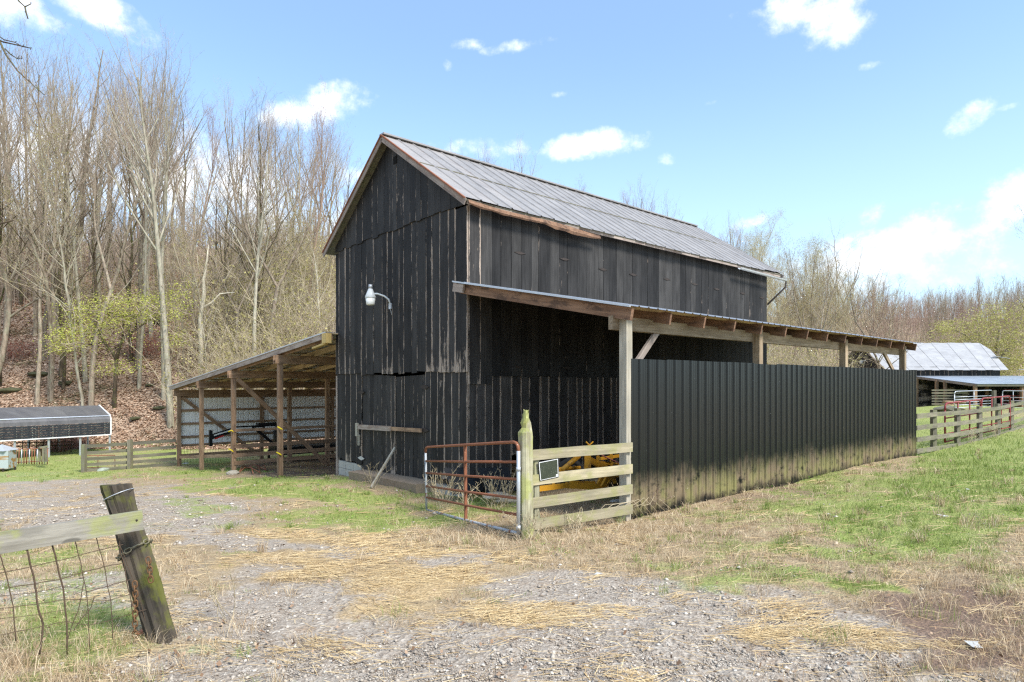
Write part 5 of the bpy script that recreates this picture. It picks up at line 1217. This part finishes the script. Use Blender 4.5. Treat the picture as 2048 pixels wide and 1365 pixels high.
sprays([(200, 650, YR, 110, 50, .8), (170, 645, YR, 75, 45, 1), (240, 620, YR, 60, 30, .7), (300, 615, YR, 60, 26, .7), (360, 605, YR, 30, 40, .35), (350, 680, YR, 30, 14, .2), (130, 680, YR - 1, 40, 22, .5), (230, 735, YR, 60, 14, .3)], 2100, rsn, .05, TWIG, L_YG, rb, 120)
# green tree behind the far barn
YT = 74
gt_ = tube_tree('spring_tree', 'spreading tree in fresh yellow green leaf behind the far barn', 'tree', BARK,
  [([P(1990, 790, YT), P(1990, 740, YT), P(1995, 700, YT), P(2000, 660, YT)], [.35, .3, .25, .15]), ([P(1990, 735, YT), P(1965, 700, YT), P(1930, 670, YT), P(1900, 655, YT)], [.2, .15, .1, .04]), ([P(1992, 725, YT), P(2025, 690, YT), P(2060, 665, YT)], [.2, .12, .05]), ([P(1975, 710, YT), P(1960, 675, YT), P(1955, 640, YT)], [.12, .08, .03])], P(1990, 790, YT))
sprays([(1985, 655, YT, 70, 42, 1), (1930, 675, YT, 60, 32, .8), (2050, 655, YT, 60, 45, .9), (2010, 705, YT, 60, 30, .7), (2050, 735, YT, 50, 28, .6), (1890, 655, YT, 28, 12, .25), (2000, 740, YT, 40, 20, .3)], 2900, rsn, .095, TWIG, L_YG2, gt_, 260)
# bushes and thickets: dense thin stems
def thicket(seed, H, R, n, stem_m, leaf=None):
    rs = random.Random(seed); sg_ = []; tips = []
    for _ in range(n):
        a = rs.uniform(0, 6.28); r = R * math.sqrt(rs.random()); p = (math.cos(a) * r, math.sin(a) * r, -.1); d_ = norm3((rs.gauss(0, .25), rs.gauss(0, .25), 1)); L = H * rs.uniform(.5, 1) / 5; rad = rs.uniform(.008, .022)
        for k in range(5):
            d_ = norm3((d_[0] + rs.gauss(0, .2), d_[1] + rs.gauss(0, .2), d_[2] + rs.gauss(0, .1) - (.12 if k > 2 else 0))); q = (p[0] + d_[0] * L, p[1] + d_[1] * L, p[2] + d_[2] * L); sg_.append((p, q, rad, rad * .8)); rad *= .8
            for _ in range(4):
                e = norm3((d_[0] + rs.gauss(0, .8), d_[1] + rs.gauss(0, .8), d_[2] + rs.gauss(0, .5))); l2 = L * rs.uniform(.4, 1.1); t2 = (q[0] + e[0] * l2, q[1] + e[1] * l2, q[2] + e[2] * l2); sg_.append((q, t2, rad * .6, rad * .3)); tips.append(t2)
            p = q
    me = segs_mesh('stems', sg_, 3, stem_m); lf_ = None
    if leaf: v, f = quads_at(np.array(tips), .05, np.random.RandomState(seed), .15); lf_ = mesh_from('foliage', v, f, leaf)
    return H, me, lf_
TH = [thicket(1, 3.2, 1.8, 90, TWIGT), thicket(2, 4.5, 2.2, 90, TWIGT, L_OLIVE), thicket(3, 2.2, 1.5, 80, TWIG, L_OLIVE), thicket(4, 3.5, 2.0, 90, TWIG), thicket(5, 1.6, 1.2, 80, TWIGR, L_RED)]
def bush(k, x, y, s, label, group=None, nm='thicket'):
    H, me, lf_ = TH[k]; M = Matrix.Translation((x, y, gz(x, y))) @ Matrix.Rotation(random.uniform(0, 6.28), 4, 'Z') @ Matrix.Diagonal((s, s, s, 1))
    o = link(nm, None, None, M, label=label, category='shrub'); link('stems', me, o, M)
    if group: AUTO.append((o, CX + x / y * F))
    if group: o['group'] = group
    if lf_: link('foliage', lf_, o, M)
random.seed(8)
tn = ['tan leafless', 'tall olive budding', 'low greyish', 'grey leafless', 'reddish']
for i in range(44):
    px = random.uniform(-60, 700) if i % 3 == 1 else random.uniform(440, 690); Y = random.uniform(36.5, 62) if px < 430 else random.uniform(37, 64); Y = max(Y, 44 + random.random() * 8) if px < 420 else Y; x = (px - CX) / F * Y; k = random.choice((0, 1, 1, 3, 2, 0) if px > 380 else (2, 2, 1, 3, 4))
    bush(k, x, Y, random.uniform(.7, 1.3) if px < 400 else random.uniform(1.1, 1.9), f'{tn[k]} thicket on the wooded slope {"above the shed roof" if px > 380 else "above the carport"}', 'thickets on the wooded slope')
for i in range(44):
    px = random.choice((random.uniform(1490, 1620), random.uniform(1490, 1620), random.uniform(1880, 1960))); Y = random.uniform(37, 56) if px < 1720 else random.uniform(76, 88); x = (px - CX) / F * Y; k = random.choice((0, 1, 0, 3, 1))
    bush(k, x, Y, random.uniform(.9, 1.5) if px < 1720 else random.uniform(1.4, 2.2), f'{tn[k]} thicket seen {"under the lean-to beam" if px < 1720 else "beside the far barn"}', 'thickets behind the lean-to')
for i in range(4): bush(4, *at(100 + 17 * i, 0, 33.5 + .6 * i), .55, ['reddish brush tangle under the carport, leftmost of four', 'reddish brush tangle under the carport, second from left', 'reddish brush tangle under the carport, third from left', 'reddish brush tangle under the carport, beside the fence'][i])
# dry weeds near the barn corner and the gate
def dry_weed(x, y, H, n, label, seed, m=TWIGT, curl=0):
    rs = random.Random(seed); sg_ = []
    for _ in range(n):
        a = rs.uniform(0, 6.28); p = (math.cos(a) * .06, math.sin(a) * .06, 0); d_ = norm3((rs.gauss(0, .3), rs.gauss(0, .3), 1)); L = H * rs.uniform(.5, 1) / 6
        for k in range(6):
            d_ = norm3((d_[0] + rs.gauss(0, .18), d_[1] + rs.gauss(0, .18), d_[2] + rs.gauss(0, .1) - curl)); q = (p[0] + d_[0] * L, p[1] + d_[1] * L, p[2] + d_[2] * L); sg_.append((p, q, .004, .003))
            for _ in range(3 if k > 1 else 0):
                e = norm3((d_[0] + rs.gauss(0, .8), d_[1] + rs.gauss(0, .8), d_[2] + .3)); l2 = rs.uniform(.04, .14) * H; sg_.append((q, (q[0] + e[0] * l2, q[1] + e[1] * l2, q[2] + e[2] * l2), .003, .0015))
            p = q
    me = segs_mesh('dry_weed', sg_, 3, m); link('dry_weed', me, None, Matrix.Translation((x, y, gz(x, y))), label=label, category='weed')
for i, (px, Y, H, n, l) in enumerate(((895, 11.6, 1.0, 14, 'tall brown dry weed behind the left half of the rusty gate'), (880, 11.9, .8, 12, 'brown dry weed clump against the barn corner'), (985, 11.6, .8, 12, 'dry weed clump in front of the torn side boards'), (1010, 11.4, .7, 10, 'dry weed beside the flat stones'),
      (745, 14.0, .8, 8, 'thin dry weed against the left barn door'), (1300, 9.9, .5, 14, 'pinkish dry weed at the near foot of the black wall'), (1345, 10.4, .45, 12, 'short dry weed beside the near wall foot'), (1520, 12.3, .4, 10, 'dry weed halfway along the black wall'), (1600, 13.2, .4, 10, 'dry weed near the far half of the black wall'),
      (1060, 8.1, .5, 14, 'dry weed tuft at the foot of the rotten gate post'), (450, 4.9, .5, 5, 'thin dry stalk right of the leaning post'), (935, 11.0, .7, 9, 'dry stalks behind the gate centre brace'), (1150, 8.6, .4, 14, 'dry weed tuft below the lowest fence board'), (1945, 22.5, .7, 14, 'pale dry weed at the fence below the red gates'), (1990, 24.5, .7, 14, 'pale dry weed further right below the fence'))):
    x, y = at(px, 0, Y); dry_weed(x, y, H, n, l, 50 + i, TWIGR if 'pink' in l else TWIGT)
for k in range(7):
    a = 1040 + 45 * k; x0 = G(1262 + k * 14, 1040 - k * 3)
    pts = [x0, x0 + V(-.15 - .03 * k, -.15, .28), x0 + V(-.45, -.35, .30 - .02 * k), x0 + V(-.75 - .05 * k, -.5, .05)]
    tube('briar_stem', pts, .004, TWIGT, None, 4, label='thin arching briar stem at the near corner of the black wall, ' + ('nearest the corner', 'second out', 'third out', 'fourth out', 'fifth out', 'sixth out', 'farthest out')[k], category='briar', group='briar stems at the near wall corner')
# fallen log and mossy rocks on the slope
lx0, lx1 = P(175, 672, 52), P(332, 684, 50)
tube('fallen_log', [onground(lx0.x, lx0.y, .35), onground((lx0.x + lx1.x) / 2, 51, .45), onground(lx1.x, lx1.y, .3)], [.16, .22, .25], BARKD, None, 8, label='long dark fallen log lying across the wooded slope', category='log')
for i, (px, Y, s, l) in enumerate(((20, 40, .7, 'big dark mossy ledge above the carport at the left edge'), (75, 42, .8, 'mossy rock above the left end of the carport'), (272, 37.5, .4, 'mossy rock on the slope above the paddock fence'), (320, 38.5, .45, 'mossy rock beside the pale tree foot'), (300, 41, .4, 'small mossy rock higher on the slope'), (130, 41, .6, 'mossy rock on the slope behind the carport'))):
    x, y = at(px, 0, Y); rock('mossy_rock', onground(x, y, .1 * s), s, s * .7, s * .45, None, stone_mesh(1, 30 + i, M_MOSSR), label=l, category='rock')
# tree whose branches hang into the frame at the upper left
ob = thing('overhanging_tree', 'dark bare branches reaching in at the upper left from a nearby tree', 'tree', (-9.5, 6, -.2))
YB = 5.5
tube('trunk', [(-9.5, 6, gz(-9.5, 6) - .2), (-9.4, 6, 2.5), (-9.2, 5.9, 5), (-9, 5.8, 8)], [.25, .22, .18, .08], BARKD, ob, 8)
tube('limb', [(-9.3, 5.9, 4.2), (-7.5, 5.7, 5.0), (-5.6, YB, 5.2), tuple(P(-20, 70, YB))], [.09, .06, .035, .016], BARKD, ob, 6)
tube('limb', [(-9.1, 5.9, 5.6), (-7, 5.7, 6.2), (-5.3, YB, 6.1), tuple(P(20, -25, YB))], [.08, .05, .03, .012], BARKD, ob, 6)
for pts, r in (([(-20, 70), (5, 84), (32, 90), (62, 97)], .008), ([(-20, 60), (8, 80), (30, 85), (45, 94), (62, 96)], .006), ([(0, 84), (12, 110), (35, 142), (60, 165), (88, 190)], .009), ([(10, 98), (22, 110), (35, 118), (44, 118)], .006), ([(20, -25), (38, 3), (50, 14), (62, 8)], .008), ([(50, 14), (53, 28), (56, 38)], .007), ([(-30, 470), (0, 448), (26, 441)], .01)):
    tube('branch', [P(a, b, YB) for a, b in pts], [r, r * .85, r * .7, r * .5, r * .35][:len(pts)], BARKD, ob, 5)
    for a, b in pts[1:]: tube('twig', [P(a, b, YB), P(a + random.uniform(-4, 6), b + random.uniform(-7, 4), YB)], .004, BARKD, ob, 4)
tube('limb', [(-9.3, 5.9, 2.6), (-7, 5.7, 3.2), tuple(P(-30, 470, YB))], [.05, .03, .012], BARKD, ob, 5)
rt = proto(40, 13, BARKD, TWIG, first=.25, nb=20, spread=.6, wig=.08); PR['right dark'] = rt
tree('right dark', 27.6, 31, 11, 'dark bare tree just past the right edge with twigs reaching in', rz=2, wide=1.0)

# every look-alike tree gets its place in its row
ORD = 'leftmost second third fourth fifth sixth seventh eighth ninth tenth eleventh twelfth thirteenth fourteenth fifteenth sixteenth seventeenth eighteenth nineteenth twentieth twenty-first twenty-second twenty-third twenty-fourth twenty-fifth twenty-sixth twenty-seventh twenty-eighth twenty-ninth thirtieth'.split()
by = {}
for o, sx in AUTO: by.setdefault((o['group'], ' '.join(o['label'].split())), []).append((sx, o))
for (g_, l_), lst in by.items():
    lst.sort(key=lambda q: q[0])
    for i, (sx, o) in enumerate(lst):
        o['label'] = l_ if len(lst) == 1 else f"{l_}, {ORD[i] if i == 0 else ORD[min(i, 29)] + ' from left'}"
# ------------------------------------------------------------------ ground cover
rs = np.random.RandomState(12)
def ground_pts(n, y0=815, y1=1480, x0=-250, x1=2300, bias=1.0):
    px = rs.uniform(x0, x1, n); py = y0 + (y1 - y0) * rs.rand(n) ** bias; x, y = GV(px, py); ok = (y < 60) & (y > 2.2)
    # nothing grows inside the buildings
    a = (x - C0.x) * uS.x + (y - C0.y) * uS.y; b = (x - C0.x) * uF.x + (y - C0.y) * uF.y
    ok &= ~((a > -.02) & (a < BL) & (b > -.05) & (b < BW)); c = (x - P0.x) * uS.x + (y - P0.y) * uS.y; d_ = (x - P0.x) * uF.x + (y - P0.y) * uF.y
    ok &= ~((c > 4) & (c < 13) & (d_ > -.05) & (d_ < 4.2)); ok &= ~((d_ > -.12) & (d_ < -.03) & (c > 0) & (c < 13))
    x, y = x[ok], y[ok]; return x, y, terr(x, y)
def blades(name, x, y, z, h, w, lean, m, label, curve=.5):
    n = len(x); ph = rs.uniform(0, 6.283, n); dx, dy = np.cos(ph), np.sin(ph); ln = lean * rs.uniform(.3, 1.6, n); hh = h * rs.uniform(.5, 1.4, n); ww = w * rs.uniform(.6, 1.4, n) / 2
    ang = rs.uniform(0, 6.283, n); px_, py_ = np.cos(ang) * ww, np.sin(ang) * ww
    B0 = np.stack([x - px_, y - py_, z - .01], 1); B1 = np.stack([x + px_, y + py_, z - .01], 1)
    m0 = np.stack([x + dx * ln * hh * .35, y + dy * ln * hh * .35, z + hh * .6], 1); o_ = np.stack([px_ * .8, py_ * .8, px_ * 0], 1)
    tp_ = np.stack([x + dx * ln * hh, y + dy * ln * hh, z + hh * (1 - curve * .4 * np.minimum(ln, 1.5))], 1)
    v = np.stack([B0, B1, m0 + o_, m0 - o_, tp_], 1).reshape(-1, 3); b = (np.arange(n) * 5)[:, None]
    f = np.concatenate([b + np.array([[0, 1, 2]]), b + np.array([[0, 2, 3]]), b + np.array([[3, 2, 4]])], 0)
    o = link(name, mesh_from(name, v, f, m), None, kind='stuff', label=label, category='ground cover'); return o
def clumpy(x, y, s, sd, thr=.0): return fbm(x * s, y * s, sd)
x, y, z = ground_pts(520000)
g, s, gr, dr, h = masks(x, y); cl_ = fbm(x * 1.6, y * 1.6, 77); cl2 = fbm(x * 6, y * 6, 78)
near = np.clip(y / 9, .5, 3)
hs_ = np.clip(12 / y, .35, 1)
pick = (rs.rand(len(x)) < np.clip(gr * 1.1 + (cl_ - .5) * 3.0 + (cl2 - .5) * 2.2 + .0 - g * .95 - s * .4, 0, 1)) & (h < .5)
lush = np.clip(patches(x, y, [(1980, 915, 190, 55, 1.0), (1900, 965, 160, 40, .8)]), 0, 1) + np.clip(patches(x, y, [(560, 968, 190, 17, .3)]), 0, 1)
blades('green_grass', x[pick], y[pick], z[pick], (.03 + .09 * lush * np.clip((cl2 - .3) * 3, .2, 1.4) + .02 * cl_)[pick] * np.clip(near[pick], .8, 1.3), .0045 * near[pick], .7, G_GREEN, 'short fresh green grass coming through the dead grass')
pick2 = (rs.rand(len(x)) < np.clip(.55 - g * 1.2 - gr * .45 - s * .25 - dr * .35 + (cl2 - .5) * 1.6, 0, 1) * .8) & (h < .3) & ~pick
tall = patches(x, y, [(1200, 1065, 200, 35, 1), (1060, 1080, 80, 25, 1), (930, 1060, 160, 26, .7), (1420, 1045, 160, 30, .6), (330, 1330, 170, 40, .5), (1560, 985, 120, 18, .7), (1980, 880, 90, 12, 1)])
blades('dead_grass', x[pick2], y[pick2], z[pick2], (.03 + .11 * tall + .03 * cl2)[pick2], .004 * near[pick2], 1.6, G_DEAD, 'matted dead tan grass and stalks')
# tufts: single clumps of longer grass, green ones and dead ones
for nm_, cnt_, msk, hh0, mt, lb_ in (('grass_tufts', 420, mgr, .085, G_GREEN, 'taller tufts of green grass in the bank and yard'), ('dead_grass_tufts', 700, None, .10, G_DEAD, 'taller tufts of dead tan grass and weed stalks')):
    tx, ty, tz = ground_pts(9000, 900, 1420); g, s, gr, dr, h = masks(tx, ty); wgt = (gr + .12 if msk is not None else np.clip(.8 - gr * .4, 0, 1)) * np.clip(1 - g * 1.1, 0, 1) * (h < .2) * (ty < 26) * (s < .6)
    k_ = rs.rand(len(tx)) < wgt * (.16 if msk is not None else .22); tx, ty = tx[k_][:cnt_], ty[k_][:cnt_]; m_ = len(tx); nb_ = 34
    rad_ = np.repeat(rs.uniform(.02, .07, m_), nb_); bx_ = np.repeat(tx, nb_) + rs.normal(0, 1, m_ * nb_) * rad_; by_ = np.repeat(ty, nb_) + rs.normal(0, 1, m_ * nb_) * rad_
    blades(nm_, bx_, by_, terr(bx_, by_), np.repeat(hh0 * rs.uniform(.5, 1.7, m_), nb_), .004 * np.clip(by_ / 8, .6, 2), .75, mt, lb_)
# clover and small weeds
x, y, z = ground_pts(90000, 900); g, s, gr, dr, h = masks(x, y); c2 = fbm(x * 2.2, y * 2.2, 91)
pk = (rs.rand(len(x)) < np.clip((gr - .25) * 1.4 + (c2 - .55) * 4 - g * .8, 0, 1)) & (y < 24) & (h < .2)
v, f = quads_at(np.stack([x[pk], y[pk], z[pk] + .02], 1), .011, rs, .012, .5); sc_ = np.repeat(np.clip(y[pk] / 7, .7, 2.4), 4)
cen = np.repeat(np.stack([x[pk], y[pk], z[pk] + .02], 1), 4, 0); v = cen + (v - cen) * sc_[:, None]
link('clover', mesh_from('clover', v, f, G_CLOV), None, kind='stuff', label='low green clover and chickweed leaves on the yard', category='ground cover')
# straw stalks lying flat
x, y, z = ground_pts(220000, 925, 1480); g, s, gr, dr, h = masks(x, y)
pk = (rs.rand(len(x)) < np.clip(s * 1.15 + (fbm(x * 1.4, y * 1.4, 55) - .5) * 2.6 - .25, 0.02, .9)) & (h < .2); x, y, z = x[pk], y[pk], z[pk]; n = len(x)
base_a = (fbm(x * .5, y * .5, 61) - .5) * 5; a = base_a + rs.normal(0, .8, n); L = rs.uniform(.05, .26, n) * np.clip(y / 7, .8, 1.6); dxy = np.stack([np.cos(a), np.sin(a) * .7], 1) * L[:, None]
p1 = np.stack([x, y, z + rs.uniform(.006, .035, n)], 1); x2, y2 = x + dxy[:, 0], y + dxy[:, 1]; p2 = np.stack([x2, y2, terr(x2, y2) + rs.uniform(.006, .04, n)], 1); w_ = (.0016 * np.clip(y / 5, 1, 3) * rs.uniform(.7, 1.4, n))[:, None] * np.stack([-np.sin(a), np.cos(a), a * 0 + .3], 1)
v = np.stack([p1 - w_, p1 + w_, p2 + w_, p2 - w_], 1).reshape(-1, 3)
link('straw', mesh_from('straw', v, np.arange(4 * n).reshape(n, 4), G_STRAW), None, kind='stuff', label='loose golden straw scattered over the drive', category='straw')
# gravel
x, y, z = ground_pts(150000, 960, 1500); g, s, gr, dr, h = masks(x, y)
pk = (rs.rand(len(x)) < np.clip(g * 1.1 - .15 - s * .35 + (fbm(x * 3, y * 3, 41) - .5) * 2, 0, 1)) & (y < 16); x, y, z = x[pk][:52000], y[pk][:52000], z[pk][:52000]; n = len(x)
oct_v = np.array([(1, 0, 0), (0, 1, 0), (-1, 0, 0), (0, -1, 0), (0, 0, 1), (0, 0, -.6)]); oct_f = np.array([(0, 1, 4), (1, 2, 4), (2, 3, 4), (3, 0, 4), (1, 0, 5), (2, 1, 5), (3, 2, 5), (0, 3, 5)])
sz = (rs.uniform(.004, .010, n) * (1 + 1.6 * (rs.rand(n) > .93))) * np.clip(y / 5.5, .9, 2.2); ph = rs.uniform(0, 6.28, n); V0 = oct_v[None] * rs.uniform(.6, 1.3, (n, 6, 3)) * sz[:, None, None]; V0[:, :, 2] *= .55
c_, s_ = np.cos(ph)[:, None], np.sin(ph)[:, None]; vx = V0[:, :, 0] * c_ - V0[:, :, 1] * s_; vy = V0[:, :, 0] * s_ + V0[:, :, 1] * c_
v = np.stack([vx + x[:, None], vy + y[:, None], V0[:, :, 2] + z[:, None] + sz[:, None] * .25], -1).reshape(-1, 3); f = (np.arange(n) * 6)[:, None, None] + oct_f[None]
link('gravel', mesh_from('gravel', v, f.reshape(-1, 3), G_STONE), None, kind='stuff', label='pale grey crushed stone of the farm drive', category='gravel')
# leaves: on the yard and all over the slope
def leaves(name, x, y, z, size, m, label):
    n = len(x); c = np.stack([x, y, z + .02], 1); a = rs.normal(0, 1, (n, 3)); a[:, 2] *= .3; a /= np.linalg.norm(a, axis=1, keepdims=True); b = np.cross(a, np.stack([rs.normal(0, .35, n), rs.normal(0, .35, n), np.ones(n)], 1)); s_ = (size * rs.uniform(.6, 1.4, n))[:, None] / 2
    v = np.stack([c - a * s_, c + b * s_ * .6, c + a * s_ + [0, 0, .01], c - b * s_ * .6 + [0, 0, .015]], 1).reshape(-1, 3); link(name, mesh_from(name, v, np.arange(4 * n).reshape(n, 4), m), None, kind='stuff', label=label, category='leaves')
x, y, z = ground_pts(9000, 1000, 1480); pk = rs.rand(len(x)) < .08 + .5 * patches(x, y, [(1200, 1075, 300, 50, 1), (400, 1300, 200, 50, .5), (1700, 1130, 300, 60, .5)]); pk &= (y < 14)
leaves('dead_leaves', x[pk], y[pk], z[pk], .032, G_LEAFY, 'scattered brown dead leaves on the yard')
px = rs.uniform(-150, 720, 120000); dd = rs.rand(120000) ** 1.5 * 42; Y = np.full(120000, 40.)
for _ in range(12): Y = .5 * Y + .5 * (hillbase((px - CX) / F * Y) + dd + .2)
x = (px - CX) / F * Y; leaves('leaf_litter', x, Y, terr(x, Y), .17 * np.clip(Y / 45, .9, 1.6), G_LEAF, 'thick tan leaf litter covering the wooded slope')
# scraps
for i, (px, py, s, l) in enumerate(((1885, 1036, .04, 'white plastic scrap in the grass bank'), (1935, 982, .035, 'white scrap higher on the grass bank'), (1655, 1032, .035, 'small white scrap near the black wall'), (1955, 1298, .04, 'white and green scrap of packaging on the drive edge'), (1195, 1152, .03, 'tiny white scrap beside the drive'), (1112, 1062, .045, 'white scrap below the fence boards'), (370, 929, .12, 'white scrap under the shed wire'), (290, 1272, .035, 'orange scrap at the bottom of the hanging chain'))):
    p = G(px, py, .02); r = random.Random(i); v = [p + V(r.uniform(-s, s) + a * s, r.uniform(-s, s) * .5 + b * s, r.uniform(0, s * .5)) for a, b in ((-1, -1), (0, -1.1), (1, -.8), (1.1, .3), (.4, 1), (-.8, .9))]
    poly('litter_scrap', v + [p + V(0, 0, s * .5)], [(i_, (i_ + 1) % 6, 6) for i_ in range(6)], M_TRASH if 'orange' not in l else flat('orange_scrap', (.6, .2, .1)), None, label=l, category='litter')
